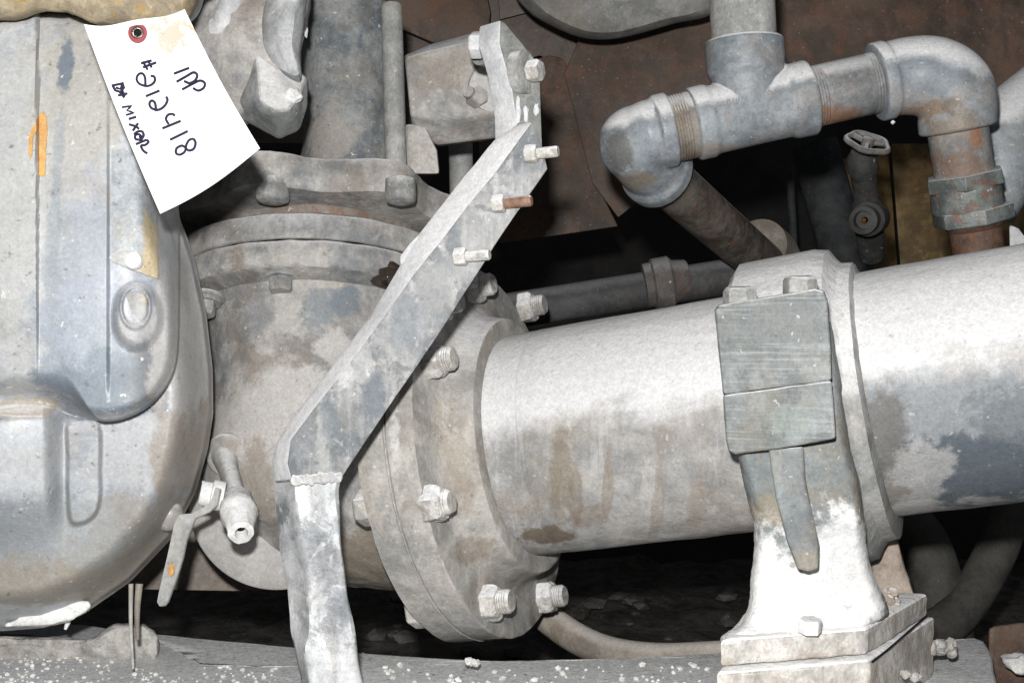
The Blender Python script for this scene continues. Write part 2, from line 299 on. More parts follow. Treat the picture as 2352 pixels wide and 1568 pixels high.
M['union'] = grimy('union_green', (.17, .195, .19), (.09, .105, .105), (.22, .14, .09), .5, dust=(.60, .60, .60), dust_lo=.45, dust_hi=.8, scale=20, off=29, rust_amt=.55, rough=.45, spec=.6)
M['wall'] = grimy('rusty_plate', (.155, .105, .08), (.075, .056, .045), (.125, .07, .042), .5, dust=(.3, .27, .25), dust_lo=.8, dust_hi=1.2, scale=7, off=30, rust_amt=.35, rust=(.22, .085, .04), flecks=.25, rough=.6,
    streak=(14, 20, 5), streak_amt=.10)
M['wallg'] = grimy('grey_brown_plate', (.165, .14, .125), (.095, .075, .065), (.12, .07, .05), .5, dust=(.3, .27, .25), dust_lo=.8, dust_hi=1.2, scale=9, off=31, rust_amt=.35, flecks=.25, rough=.6)
M['drum'] = grimy('vessel_dust', (.36, .355, .34), (.22, .225, .22), (.17, .14, .11), .6, dust_lo=.6, dust_hi=1, scale=9, off=32)
M['darkpipe'] = grimy('dark_pipe', (.085, .085, .09), (.05, .052, .055), (.06, .05, .04), .3, dust=(.16, .16, .17), dust_lo=.3, dust_hi=.8, scale=14, off=33, flecks=.1)
M['coup'] = grimy('dark_coupling', (.15, .14, .135), (.09, .085, .08), (.11, .08, .065), .5, dust=(.25, .25, .25), dust_lo=.3, dust_hi=.8, scale=20, off=34, rust_amt=.3)
M['brass'] = grimy('yellow_stained_panel', (.55, .37, .15), (.22, .14, .055), (.10, .06, .03), .8, dust_lo=2, dust_hi=3, scale=6, off=35, rust_amt=.4, rust=(.3, .14, .04), flecks=.1, rough=.45)
M['slate'] = grimy('dark_slate_post', (.085, .092, .096), (.04, .044, .048), (.07, .06, .05), .4, dust_lo=2, dust_hi=3, scale=9, off=36, flecks=.2)
M['valve'] = grimy('back_valve', (.055, .055, .055), (.03, .03, .03), (.04, .03, .02), .4, dust=(.12, .12, .12), dust_lo=.5, dust_hi=.9, scale=20, off=37)
M['wheel'] = grimy('handwheel_grey', (.21, .205, .20), (.13, .125, .12), (.25, .2, .16), .3, dust_lo=.5, dust_hi=.9, scale=30, off=38)
M['hose'] = grimy('grey_hose', (.30, .27, .235), (.20, .175, .15), (.20, .155, .11), .5, dust=(.45, .42, .39), dust_lo=.4, dust_hi=.9, scale=12, off=39, flecks=.2)
M['hosed'] = grimy('dark_hose', (.085, .083, .075), (.055, .054, .05), (.1, .09, .07), .4, dust_lo=2, dust_hi=3, scale=9, off=40, flecks=.1)
M['ground'] = grimy('dark_rubble', (.12, .115, .11), (.05, .047, .043), (.09, .065, .045), .6, dust_lo=2, dust_hi=3, scale=12, off=41, flecks=.5, bump=.7)
M['black'] = grimy('shade_black_back', (.035, .033, .032), (.018, .018, .018), (.03, .022, .016), .5, dust_lo=2, dust_hi=3, scale=8, off=42, flecks=.1)  # near-black colour stands in for the shade deep behind the pipes
M['skid'] = grimy('skid_dust', (.66, .67, .68), (.54, .555, .57), (.52, .49, .46), .2, dust=(.58, .59, .60), dust_lo=.6, dust_hi=1.1, dust_amt=.6, scale=20, off=43, patch=.1, bump=.2, flecks=.9, grain=1)
M['pellet'] = grimy('white_pellet', (.72, .72, .70), (.52, .52, .50), (.55, .5, .42), .3, dust_lo=.5, dust_hi=.9, scale=60, off=44, flecks=.1)
M['ashdust'] = grimy('dust_heap', (.42, .405, .385), (.25, .24, .225), (.25, .21, .17), .5, dust_lo=.7, dust_hi=1.2, dust_amt=.5, scale=18, off=45, bump=.8)
M['tanplate'] = grimy('tan_plate', (.33, .285, .25), (.26, .225, .20), (.22, .18, .15), .5, dust=(.42, .39, .37), dust_lo=.5, dust_hi=1, scale=10, off=46, flecks=.2, spots=[(P(850, 1280, 1.1), (.06, .3, .05), (.215, .18, .14), .8)])
M['lightdisc'] = grimy('smooth_dusty_disc', (.47, .455, .44), (.40, .39, .38), (.38, .35, .32), .3, dust_lo=.6, dust_hi=1.2, dust_amt=.5, scale=8, off=47, bump=.12, flecks=.1)
M['white'] = grimy('white_crust', (.76, .76, .75), (.70, .70, .69), (.60, .57, .52), .2, patch=.0, dust_lo=.4, dust_hi=.8, scale=30, off=48, bump=.3, flecks=.2)
M['whiteline'] = plain('seal_white', (.55, .55, .54), .7)
def paper():
    s = NT('tag_paper'); c = s.mix(s.ramp(s.noise(30, 4), .3, .7), (.60, .61, .62), (.70, .70, .71))
    def sp(pt, r, cc, a, sc=70, o=0):
        nonlocal c
        dv = s.n('ShaderNodeVectorMath', operation='DISTANCE'); s.put(dv.inputs[0], s.pos); dv.inputs[1].default_value = pt
        w = s.math('ADD', s.math('MULTIPLY', dv.outputs['Value'], 1/r), s.math('MULTIPLY', s.math('SUBTRACT', s.noise(sc, 6, .75, off=o), .5), 3.0))
        c = s.mix(s.math('MULTIPLY', s.ramp(w, .75, 1.15, 1, 0), a), c, cc)
    sp(P(380, 85, .69), .014, (.38, .30, .20), .75, 190); sp(P(395, 95, .69), .008, (.30, .22, .15), .75, 240, 2)
    sp(P(432, 62, .69), .007, (.42, .22, .05), .9, 120, 3); sp(P(290, 108, .69), .006, (.36, .34, .22), .7, 150, 4); sp(P(210, 62, .7), .005, (.36, .29, .25), .7, 150, 5)
    sp(P(345, 66, .69), .008, (.34, .26, .18), .7, 200, 6)
    s.put(s.b.inputs['Base Color'], c); s.b.inputs['Roughness'].default_value = .55
    bp = s.n('ShaderNodeBump'); bp.inputs['Strength'].default_value = .25; bp.inputs['Distance'].default_value = .003
    s.put(bp.inputs['Height'], s.noise(22, 4, .5)); s.put(s.b.inputs['Normal'], bp.outputs[0]); return s.m
M['paper'] = paper()
M['ink'] = plain('blue_black_ink', (.018, .015, .04), .7, .2)
M['red'] = plain('red_fibre_ring', (.27, .045, .06), .6)
M['eyelet'] = plain('eyelet_metal', (.5, .48, .42), .3, .6, 1.0)
M['hole'] = plain('dark_hole', (.01, .01, .012), .8, .1)
M['orange'] = grimy('orange_paint', (.62, .34, .10), (.56, .32, .12), (.6, .4, .2), .3, dust_lo=2, dust_hi=3, scale=40, off=50, flecks=0)
M['brassy'] = plain('brass_tip', (.8, .4, .1), .15, .8, 1.0)

# ------------------------------------------------------------------ setting: floor, back walls
b = newbm()
nx, ny = 80, 50
vs = [[b.verts.new((-2.2+4.4*i/nx, 0.9+2.6*j/ny, Z0-.375-0.10*(1 if j > 22 else 0)*min(1, (j-22)/5)+.02*noise.fractal(Vector((-2.2+4.4*i/nx, 0.9+2.6*j/ny, 0))*14, .7, 2, 4))) for i in range(nx+1)] for j in range(ny+1)]
for j in range(ny):
    for i in range(nx): b.faces.new((vs[j][i], vs[j][i+1], vs[j+1][i+1], vs[j+1][i]))
tag(obj('ground', b, M['ground']), kind='structure')
b = newbm(); prism(b, flat([(-3000, -2500), (5400, -2500), (5400, 3500), (-3000, 3500)], 2.8), flat([(-3000, -2500), (5400, -2500), (5400, 3500), (-3000, 3500)], 2.86), 0)
tag(obj('back_wall', b, M['black']), 'near black wall far behind the pipes, coloured as the shade of the deep gap', 'wall')
# rusty plates hanging behind the pipes
t = thing('rusty_panel', 'rust brown steel plate wall behind the branch pipes', 'panel', P(1800, 200, 1.5))
b = newbm(); fp = [(1296, 168), (1330, 90), (1300, -200), (2900, -200), (2900, 210), (2352, 245), (2100, 235), (1900, 270), (1570, 350), (1520, 420), (1420, 500), (1360, 420)]
prism(b, flat(fp, 1.49), flat(fp, 1.53), .002); obj('plate', b, M['wall'], t)
t2 = thing('rusty_door', 'darker brown plate with a cracked top edge between bracket and lap joint', 'panel', P(1300, 300, 1.52))
b = newbm(); fp = [(1100, 165), (1236, 135), (1262, 128), (1285, 132), (1299, 142), (1315, 200), (1372, 425), (1420, 520), (1150, 560), (1100, 480)]
prism(b, flat(fp, 1.505), flat(fp, 1.54), .002); obj('plate', b, M['wall'], t2)
t3 = thing('upper_back_panel', 'brown grey steel plate at the very top behind the pump column', 'panel', P(1100, 20, 1.55))
b = newbm(); fp = [(300, -300), (1420, -300), (1420, 130), (1300, 160), (1240, 128), (1170, 150), (1100, 330), (300, 330)]
prism(b, flat(fp, 1.545), flat(fp, 1.58), .002); obj('plate', b, M['wallg'], t3)
b = newbm(); fp = [(1070, -100), (1110, -60), (1128, 30), (1120, 110), (1040, 120), (900, 60), (860, -100)]
prism(b, flat(fp, 1.50), flat(fp, 1.54), .006); obj('patch_plate', b, M['wall'], t3)
b = newbm(); fp = [(1148, 46), (1210, 30), (1228, 40), (1222, 20), (1210, -40), (1140, -60)]
prism(b, flat(fp, 1.52), flat(fp, 1.544), .002); obj('lap_plate', b, M['wallg'], t3)
# big vessel at the top
b = newbm(); ol = [(1180, -30), (1215, 28), (1270, 62), (1330, 86), (1390, 92), (1450, 83), (1550, 55), (1640, 30), (1700, -60), (1600, -190), (1400, -230), (1220, -150)]
puff(b, ol, [(1, 1.44), (1, 1.36), (.97, 1.335), (.85, 1.32), (.5, 1.31)])
tag(obj('vessel', b, M['drum']), 'pale dusty round vessel bottom cut off by the top edge', 'vessel')

# slate post, yellow panels, back valve
t = thing('yellow_panel', 'yellow brown stained panel behind the right elbow', 'panel', P(2150, 500, 2.2))
b = newbm(); fp = [(2046, 330), (2600, 330), (2600, 700), (2074, 700)]; prism(b, flat(fp, 2.2), flat(fp, 2.24), .004); obj('sheet', b, M['brass'], t)
b = newbm(); fp = [(1925, 370), (2040, 330), (2069, 700), (1990, 700)]; prism(b, flat(fp, 2.21), flat(fp, 2.25), .004); obj('narrow_sheet', b, M['brass'], t)
b = newbm(); tube(b, [P(1870, 330, 1.98), P(1915, 500, 1.98), P(1975, 700, 1.98)], [.036, .036, .037]); tag(obj('slate_post', b, M['slate']), 'dark grey leaning post left of the small back valve', 'post')
b = newbm(); tube(b, [P(1813, 380, 2.1), P(1820, 500, 2.1), P(1828, 700, 2.1)], .0065); tag(obj('thin_conduit', b, M['slate']), 'thin grey conduit standing left of the slate post', 'pipe')
t = thing('gate_valve', 'small dark valve with a grey handwheel in the gap under the tee', 'valve', P(1985, 520, 1.8))
wc = P(1993, 328, 1.12); wa = Vector((.15, -.55, .8)).normalized(); _, wu, wv = basis(wa)
b = newbm(); R = .0180
tube(b, [wc+(wu*math.cos(q)+wv*math.sin(q))*R*(1+.06*math.cos(5*q)) for q in [2*math.pi*i/60 for i in range(61)]], .0026, 10); w = obj('handwheel', b, M['wheel'], t)
for k in range(3):
    b = newbm(); q = 2*math.pi*k/3+.5; tube(b, [wc, wc+(wu*math.cos(q)+wv*math.sin(q))*R], .0023, 8); obj('spoke', b, M['wheel'], w)
b = newbm(); lathe(b, wc-wa*.004, wa, [(0, .0052), (.008, .0052), (.009, .004)], 20); obj('hub', b, M['wheel'], w)
b = newbm(); e0 = P(1980, 362, 1.15); e1 = P(2000, 560, 1.22)
lathe(b, e0, e1-e0, [(-.008, .009), (0, .0135), (.013, .014), (.018, .012), (.050, .011), (.053, .013), (.072, .0142), (.12, .0115)], 28); obj('body', b, M['valve'], t)
b = newbm(); o0 = P(2010, 500, 1.185); oa = (P(1975, 508, 1.13)-o0).normalized()
lathe(b, o0, oa, [(0, .014), (.019, .0155), (.032, .0155), (.035, .0125), (.050, .0125), (.051, .0085), (.042, .008)], 30); outl = obj('outlet', b, M['valve'], t)
b = newbm(); lathe(b, o0, oa, [(.038, .0013), (.044, .0032), (.0465, .002)], 14); obj('core', b, M['brassy'], outl)

# dark pipe with coupling
t = thing('dark_pipe', 'dark horizontal pipe with a coupling behind the main pipe', 'pipe', P(1450, 660, 1.25))
p0 = P(1100, 725, 1.24); p1 = P(1760, 622, 1.24); d = (p1-p0).normalized(); Lp = (p1-p0).length
b = newbm(); lathe(b, p0, d, [(0, .0175), (Lp, .0175)], 48); obj('tube', b, M['darkpipe'], t)
c0 = P(1478, 657, 1.24); b = newbm(); lathe(b, c0, d, [(0, .019), (.001, .0215), (.008, .022), (.010, .025), (.026, .0255), (.030, .021), (.042, .0195), (.044, .0178)], 48); obj('coupling', b, M['coup'], t)
# hidden-side vertical pipe under the valve block
b = newbm(); tube(b, [P(1057, 300, 1.18), P(1062, 520, 1.18)], .011); tag(obj('short_pipe', b, M['riser']), 'short grey pipe below the valve block, beside the wavy flange', 'pipe')

# ------------------------------------------------------------------ lower background: tan plate, hoses, debris
t = thing('tan_plate', 'tan dusty plate behind the post under the pump', 'plate', P(640, 1340, 1.12))
b = newbm(); fp = [(250, 1352), (600, 1358), (700, 1356), (905, 1350), (940, 1250), (900, 1000), (500, 1000), (250, 1100)]
prism(b, flat(fp, 1.12), flat(fp, 1.15), .002); obj('plate', b, M['tanplate'], t)
b = newbm(); tube(b, spl([tuple(P(*p)) for p in [(1180, 1330, 1.12), (1260, 1420, 1.08), (1370, 1487, 1.05), (1500, 1512, 1.02), (1660, 1508, 1.0), (1800, 1500, 1.0)]], 6), .0128, 24)
tag(obj('hose', b, M['hose']), 'grey brown hose curving from below the flange to the pedestal', 'hose')
b = newbm(); tube(b, spl([tuple(P(*p)) for p in [(2330, 1130, 1.35), (2290, 1260, 1.33), (2215, 1390, 1.3), (2140, 1450, 1.28), (2000, 1490, 1.26)]], 6), .021, 24)
tag(obj('hose', b, M['hosed']), 'dark hose sweeping down behind the right base plate', 'hose')
b = newbm(); tube(b, spl([tuple(P(*p)) for p in [(2060, 1180, 1.33), (2125, 1260, 1.33), (2165, 1400, 1.32), (2180, 1500, 1.32)]], 6), .027, 24)
tag(obj('hose', b, M['hosed']), 'fatter upright hose just right of the pedestal leg', 'hose')
b = newbm()
for i in range(110):
    x = random.uniform(800, 2352); dd = random.uniform(1.0, 1.9); r = random.uniform(.004, .016)
    rock(b, Vector(((x-1176)/F*dd, dd, Z0-.372-(.09 if dd > 2.0 else 0)+r*.3)), r, 1, (1.3, 1, .6))
tag(obj('rubble', b, M['ground'], smooth=20), kind='stuff', label='dark rubble lying on the ground under the pipes', cat='rubble')

# ------------------------------------------------------------------ skid (base plate)
def ZP(x, y, z):  # point on horizontal plane z (relative to the camera) seen at px
    d_ = -z*F/(y-784); return P(x, y, d_)
ZS = -.2300
b = newbm()
top = [ZP(x, y, ZS) for x, y in [(-600, 1425), (200, 1432), (360, 1462), (470, 1522), (600, 1527), (900, 1527), (1200, 1516), (1700, 1500), (2080, 1497), (2150, 1472)]]
top += [ZP(2235, 1461, ZS), ZP(2262, 1470, ZS), ZP(2276, 1492, ZS), ZP(2290, 1570, ZS), ZP(2320, 1800, ZS), ZP(-1200, 1800, ZS)]
loft(b, [[p+Vector((0, 0, -.10)) for p in top], top]); bev(b, .004, 3)
tag(obj('skid', b, M['skid'], disp=(4, .0012, .02)), 'pale grey dusty base plate along the bottom edge, littered with pellets', 'base plate')
b = newbm()
for i in range(1700):
    x = random.uniform(-40, 1660); y = 1800-(1800-1529)*random.random()**.6 if x > 460 else random.uniform(1470, 1640)
    if 640 < x < 860 or (x < 460 and y < 1470+.2*x): continue
    if y > 1590: continue
    dens = 1.0 if x < 640 else .3
    if random.random() > dens: continue
    r = random.choice([.0005, .0006, .0007, .0008, .001, .0013, .0018]) if x < 640 else random.choice([.0008, .0011, .0015, .0019, .0026])
    p = ZP(x, y, ZS); rock(b, p+Vector((0, 0, r*.55)), r, 1, (1.15, 1, .8))
tag(obj('pellets', b, M['pellet'], smooth=30), kind='stuff', label='white pellets and crumbs scattered on the base plate', cat='pellets')
# rim line on right plate, lumps
def lump(name, pts, mat, label):
    b_ = newbm()
    for x, y, d_, r in pts:
        for k in range(7): rock(b_, P(x+random.uniform(-1, 1)*r*F*.7, y+random.uniform(-1, 1)*r*F*.5, d_+random.uniform(-.3, .3)*r), r*random.uniform(.45, .8), 2)
    tag(obj(name, b_, mat, smooth=30), label, 'lump')
lump('dust_lump', [(2148, 1482, .885, .007), (2175, 1488, .885, .006)], M['ashdust'], 'crumbly grey lump on the right base plate beside the pedestal')
lump('dust_lump', [(2105, 1552, .80, .004), (2080, 1548, .80, .003)], M['ashdust'], 'small flat crumb in front on the right base plate')
lump('dirt_clod', [(2035, 1372, .842, .006), (2045, 1385, .84, .006)], M['brownleg'], 'brown dirt clod in the corner between pedestal and back leg')
lump('white_crumb', [(1077, 1519, .872, .0035), (1090, 1522, .872, .003)], M['pellet'], 'largest white crumb on the far edge of the base plate')
b = newbm(); rock(b, P(2345, 1525, 1.0), .011, 3, (1.2, 1, .7)); tag(obj('pale_stone', b, M['pellet']), 'pale stone on brown timber at the right edge', 'stone')
b = newbm(); fp = [(2270, 1440), (2450, 1415), (2450, 1700), (2270, 1700)]; prism(b, flat(fp, 1.02), flat(fp, 1.3), .004); tag(obj('brown_timber', b, M['wall'], disp=(3, .004, .02)), 'brown block right of the base plate, in the lower right corner', 'block')
b = newbm(); fp = [(-400, 1452), (100, 1462), (215, 1470), (262, 1440), (330, 1432), (366, 1462), (360, 1520), (250, 1530), (-400, 1545)]
prism(b, flat(fp, .93), flat(fp, 1.02), .006); tag(obj('dust_heap', b, M['ashdust'], smooth=80, disp=(5, .008, .03)), 'low heap of grey dust on the base plate under the housing', 'heap')
for (x0, y0, x1, y1, r, lab) in [(301, 1340, 306, 1535, .0017, 'longer pale wire end hanging under the housing'), (320, 1340, 316, 1468, .0026, 'short brown stub hanging under the housing beside the wire')]:
    b = newbm(); tube(b, spl([tuple(P(x0, y0, .875)), tuple(P((x0+x1)/2-3, (y0+y1)/2, .872)), tuple(P(x1, y1, .868))], 5), [r*(1-.05*i) for i in range(11)], 12)
    tag(obj('hanging_wire', b, M['hose'] if r > .002 else M['flange']), lab, 'wire')
b = newbm(); tube(b, spl([tuple(P(*p)) for p in [(830, 1500, 1.0), (850, 1508, 1.0), (880, 1525, .98)]], 5), .0012, 8); tag(obj('cable_end', b, M['hose']), 'thin cable end on the dark ground right of the post', 'cable')

# ------------------------------------------------------------------ pump
U = Vector((.0, .27, 1)).normalized(); PC = P(735, 560, 1.06)
near = (Vector((0, -1, 0))-U*(-U.y)).normalized()
def hfor(ypx, R):   # height along the pump axis where the near rim of radius R projects at ypx
    lo, hi = -.6, .6
    for _ in range(40):
        m = (lo+hi)/2; q = PC+U*m+near*R; y = 784-(q.z-Z0)/q.y*F
        if y > ypx: lo = m
        else: hi = m
    return lo
def prof(rows): return [(hfor(y, r), r) for y, r in rows]
pump = thing('pump', 'grey dust covered cast pump with bolted round flanges in the middle', 'pump', P(780, 1330, 1.06))
# column
cc = P(806, 350, 1.10); cax = U; 
b = newbm(); lathe(b, cc, Vector((-.03, .03, 1)), [(-.03, .052), (.0, .042), (.01, .0405), (.122, .0405), (.125, .039)], 72); obj('column', b, M['column'], pump)
# wavy flange
def wav(t_): return 1+.055*math.cos(6*t_+.4)
rgt = near.cross(U).normalized()
if rgt.x < 0: rgt = -rgt
def wavy(zt, zb, R):
    b_ = newbm(); loops = []
    for (yy, k, dz) in [(zt, .80, 0), (zt, .985, 0), (zt, 1.0, -.003), (zb, 1.0, .003), (zb, .985, 0), (zb, .6, -.004)]:
        h = hfor(yy, R)+dz; lp = []
        for i in range(180):
            q = 2*math.pi*i/180; w = math.cos(7*(q-math.radians(35)))
            rr = R*k*(1+.085*w*(1 if w > 0 else .8))
            lp.append(PC+U*h+(near*math.cos(q)+rgt*math.sin(q))*rr)
        loops.append(lp)
    loft(b_, loops); rough(b_, .0008, 60); return b_
obj('scalloped_flange', wavy(352, 428, .116), M['pump'], pump)
b = newbm(); lathe(b, PC, U, prof([(424, .100), (436, .098), (455, .088), (486, .082), (500, .082)]), 96); obj('flange_underside', b, M['pumpd'], pump)
b = newbm(); lathe(b, PC, U, prof([(488, .104), (490, .113), (493, .1145), (545, .1145), (548, .113), (549, .10)]), 128); rough(b, .0004, 90); obj('upper_ring', b, M['pump'], pump)
b = newbm(); lathe(b, PC, U, prof([(550, .104), (552, .1125), (555, .1135), (600, .1135), (612, .111), (622, .104), (640, .096)]), 128); rough(b, .0007, 70); obj('lower_ring', b, M['pump'], pump)
# body
b = newbm(); lathe(b, PC, U, prof([(600, .08), (618, .094), (650, .093), (700, .088), (800, .083), (900, .082), (1000, .084), (1080, .084), (1140, .076), (1190, .060), (1230, .03)]), 128)
sF = (AP(0)-P(1140, 1030, .983)).length; FACE = AP(-sF)
lathe(b, FACE-AX*.040, -AX, [(-.002, .126), (.004, .118), (.012, .108), (.03, .102), (.06, .098), (.10, .092), (.14, .080), (.17, .066), (.19, .05)], 96)
lathe(b, P(545, 1090, .985), Vector((-.1, -1, .1)), [(-.06, .045), (-.01, .034), (.0, .030)], 60)
obj('body', b, M['pumpb'], pump, smooth=60, remesh=(.0028, 9), disp=(0, .003, .03))
b = newbm(); lathe(b, FACE-AX*.0445, AX, [(-.001, .12), (0, .1395), (.001, .1425), (.0215, .1425), (.0225, .140), (.0228, .12)], 144); rough(b, .0006, 50); obj('outlet_flange', b, M['flange'], pump)
# round disc at bottom
b = newbm(); dc = P(640, 1146, .985); lathe(b, dc, Vector((.05, -1, .12)), [(-.05, .067), (0, .0685), (.002, .0665), (.003, .05)], 96); obj('end_cover', b, M['lightdisc'], pump)
# bolts on the pump
def dome_bolt(x, y, d_, r, hgt, mat, ax):
    b_ = newbm(); c = P(x, y, d_); lathe(b_, c, ax, [(0, r*.86), (hgt*.05, r*.97), (hgt*.75, r), (hgt*.93, r*.92), (hgt, r*.6)], 40, rf=lambda t_: 1+.03*math.cos(6*t_)); obj('bolt', b_, mat, pump, smooth=60)
dome_bolt(628, 414, .958, .0128, .0175, M['bolt'], Vector((0, -.25, -1)).normalized())
dome_bolt(921, 414, .952, .0120, .0175, M['bolt'], Vector((0, -.25, -1)).normalized())
dn_ = (-U+Vector((0, -.12, 0))).normalized()
for x, y, d_ in [(648, 626, .958), (470, 680, .97)]:
    b = newbm(); c = P(x, y, d_); lathe(b, c, dn_, [(0, .0148), (.0012, .0155), (.003, .015), (.0035, .0135), (.006, .0125)], 40); q = obj('washer', b, M['bolt'], pump)
    b = newbm(); hexn(b, c+dn_*.005, dn_, .0098, .011); obj('bolt', b, M['bolt'], pump)
b = newbm(); hexn(b, P(893, 622, .953), dn_, .0082, .010); obj('bolt', b, M['oily'], pump)
b = newbm(); rock(b, P(893, 630, .962), .011, 3, (1.2, .5, .9)); obj('oil_patch', b, M['oily'], pump)
# little holes
b = newbm(); rock(b, P(543, 557, .957), .0035, 2, (1.2, .4, .7)); obj('hole', b, M['hole'], pump)
# rod
b = newbm(); r0 = P(911, 420, 1.03); r1 = P(899, 10, 1.05); L = (r1-r0).length
lathe(b, r0, r1-r0, [(0, .0088), (L-.003, .0088), (L-.0006, .0078), (L, .004)], 40); tag(obj('steel_rod', b, M['riser']), 'upright grey round rod standing on the wavy flange', 'rod')

# valve block
t = thing('valve_block', 'grey square block between the rod and the steel bracket', 'block', P(1040, 330, 1.0))
b = newbm()
L0 = [(928, 128, 1.08), (985, 103, 1.08), (1075, 78, 1.08), (1165, 75, 1.08), (1165, 318, 1.08), (1003, 338, 1.08), (950, 300, 1.08)]
L1 = [(928, 128, 1.0), (985, 105, 1.0), (1075, 80, 1.0), (1165, 78, 1.0), (1165, 314, 1.0), (1003, 334, 1.0), (948, 297, 1.0)]
L2 = [(930, 134, .978), (985, 118, .978), (1075, 98, .978), (1165, 92, .978), (1165, 262, .978), (1003, 272, .978), (942, 268, .978)]
loft(b, [[P(*p) for p in l] for l in (L0, L1, L2)]); bev(b, .003, 3, 15); obj('body', b, M['pump'], t)
b = newbm(); prism(b, [(930, 285, .995), (975, 288, .985), (1004, 345, .985), (1010, 400, .985), (935, 400, .985)], [(930, 285, 1.04), (975, 288, 1.04), (1004, 345, 1.04), (1010, 400, 1.04), (935, 400, 1.04)], .003); obj('foot', b, M['pump'], t)
b = newbm(); lathe(b, P(1128, 205, .982), Vector((.25, -1, 0)), [(0, .0185), (.004, .018), (.006, .012)], 48); obj('disc', b, M['lightdisc'], t)
b = newbm(); hexn(b, P(1088, 228, .98), Vector((.5, -1, .1)), .008, .012); lathe(b, P(1084, 218, .975), Vector((-.3, -1, .1)), [(0, .005), (.01, .0045)], 20); obj('plug', b, M['pump'], t)
b = newbm(); hexn(b, P(1108, 104, .868), Vector((-.9, .2, .05)), .0095, .0085); obj('bolt_head', b, M['strip'], t)
b = newbm(); lathe(b, P(1112, 120, .885), Vector((-.6, -.6, 0)), [(0, .0100), (.004, .0095)], 36); obj('washer', b, M['pump'], t)

# casting at top left of the pump (irregular)
t = thing('cast_manifold', 'lumpy grey cast head with angular lower cap, right of the paper tag', 'casting', P(600, 300, .93))
b = newbm(); puff(b, [(440, -60), (560, -60), (700, -40), (698, 60), (692, 120), (690, 170), (700, 215), (600, 260), (520, 300), (440, 200), (400, 100)], [(1, 1.02), (1, .93), (.94, .905), (.8, .895), (.45, .885)]); rough(b, .004, 22); obj('casting', b, M['pump'], t, smooth=60)
b = newbm()
hp = [(588, 126, .885), (612, 122, .89), (706, 178, .905), (707, 240, .90), (692, 262, .888), (690, 298, .90), (642, 320, .897), (575, 285, .905), (490, 230, .93), (500, 190, .935), (598, 232, .866), (622, 256, .862), (672, 256, .866), (560, 235, .885)]
for x, y, d_ in hp: b.verts.new(P(x, y, d_))
for x, y in [(600, 140), (700, 185), (700, 250), (640, 310), (570, 280), (500, 215)]: b.verts.new(P(x, y, .97))
bmesh.ops.convex_hull(b, input=b.verts[:])
for v in [v for v in b.verts if not v.link_faces]: b.verts.remove(v)
bev(b, .0030, 3, 12); obj('cap', b, M['headcap'], t, disp=(3, .0012, .012))
b = newbm(); rock(b, P(674, 218, .874), .0055, 3, (1.1, .8, .9)); obj('screw', b, M['white'], t)
b = newbm(); tube(b, spl([tuple(P(*p)) for p in [(545, -40, .90), (530, 20, .895), (512, 60, .893), (498, 68, .895)]], 5), [.0095]*10+[.0085]*6, 20); obj('spout', b, M['strip'], t)
b = newbm(); puff(b, [(415, -40), (470, -40), (462, 20), (440, 50), (425, 40), (410, 0)], [(1, .92), (1, .87), (.8, .86), (.4, .855)]); obj('lobe', b, M['strip'], t)
b = newbm(); prism(b, [(694, 45, .93), (702, 42, .93), (708, 70, .93), (705, 90, .93), (696, 80, .93)], [(694, 45, .95), (702, 42, .95), (708, 70, .95), (705, 90, .95), (696, 80, .95)], .001); obj('lug', b, M['strip'], t)
b = newbm(); puff(b, [(640, -40), (700, -40), (700, 40), (690, 120), (690, 190), (640, 170), (600, 110), (600, 20)], [(1, .93), (1, .895), (.85, .88), (.4, .872)]); obj('shoulder', b, M['headcap'], t)

# drain valve with lever
t = thing('drain_valve', 'small white crusted drain cock pointing at the camera with a long flat lever', 'valve', P(520, 1060, .98))
b = newbm(); n0 = P(512, 1030, .958); n1 = P(546, 1158, .885); n2 = P(556, 1236, .85)
dv_ = (n1-n0).normalized(); lathe(b, n0, dv_, [(0, .0115), (.03, .0075), (.035, .0072), (.10, .0072)], 32); tube(b, spl([tuple(n0), tuple(n0+(n1-n0)*.3), tuple(n0+(n1-n0)*.7), tuple(n1)], 4), .0072, 28); obj('nipple', b, M['riser'], t)
b = newbm(); lathe(b, P(520, 1046, .945), Vector((-.25, -1, -.1)), [(-.01, .016), (.0, .0165), (.003, .014), (.004, .008)], 40); obj('ring', b, M['pump'], t)
b = newbm(); ax2 = (n2-n1).normalized(); LL = (n2-n1).length
lathe(b, n1-ax2*.012, ax2, [(0, .0078), (.006, .0108), (.014, .0112), (.016, .0125), (.024, .0127), (.026, .0110), (.032, .0110), (.036, .0095), (.046, .0085), (.047, .0045), (.034, .0040)], 36); rough(b, .0010, 180); bd = obj('body', b, M['white'], t, smooth=60)
b = newbm(); lathe(b, n1+ax2*.0265, ax2, [(0, .0038), (.0005, .0036)], 20); obj('bore', b, M['hole'], bd)
b = newbm(); lathe(b, P(515, 1140, .885), Vector((-.9, -.15, .15)), [(0, .010), (.008, .0105), (.009, .0085), (.016, .0085)], 30); rough(b, .0006, 150); obj('side_nut', b, M['white'], t)
b = newbm()
path = [(503, 1125, .885), (492, 1158, .88), (468, 1172, .875), (440, 1186, .868)]
fr = [(494, 1118), (506, 1122), (498, 1158), (480, 1176), (448, 1190), (428, 1240), (420, 1280), (404, 1330), (386, 1380), (378, 1390), (366, 1392), (360, 1382), (364, 1360), (385, 1270), (400, 1200), (412, 1180), (440, 1178), (470, 1162), (484, 1150)]
def lvd(x): return .868-(505-x)*.0002
prism(b, [(x, y, lvd(x)) for x, y in fr], [(x+4, y+1, lvd(x)+.004) for x, y in fr], .0008); obj('lever', b, M['riser'], t)
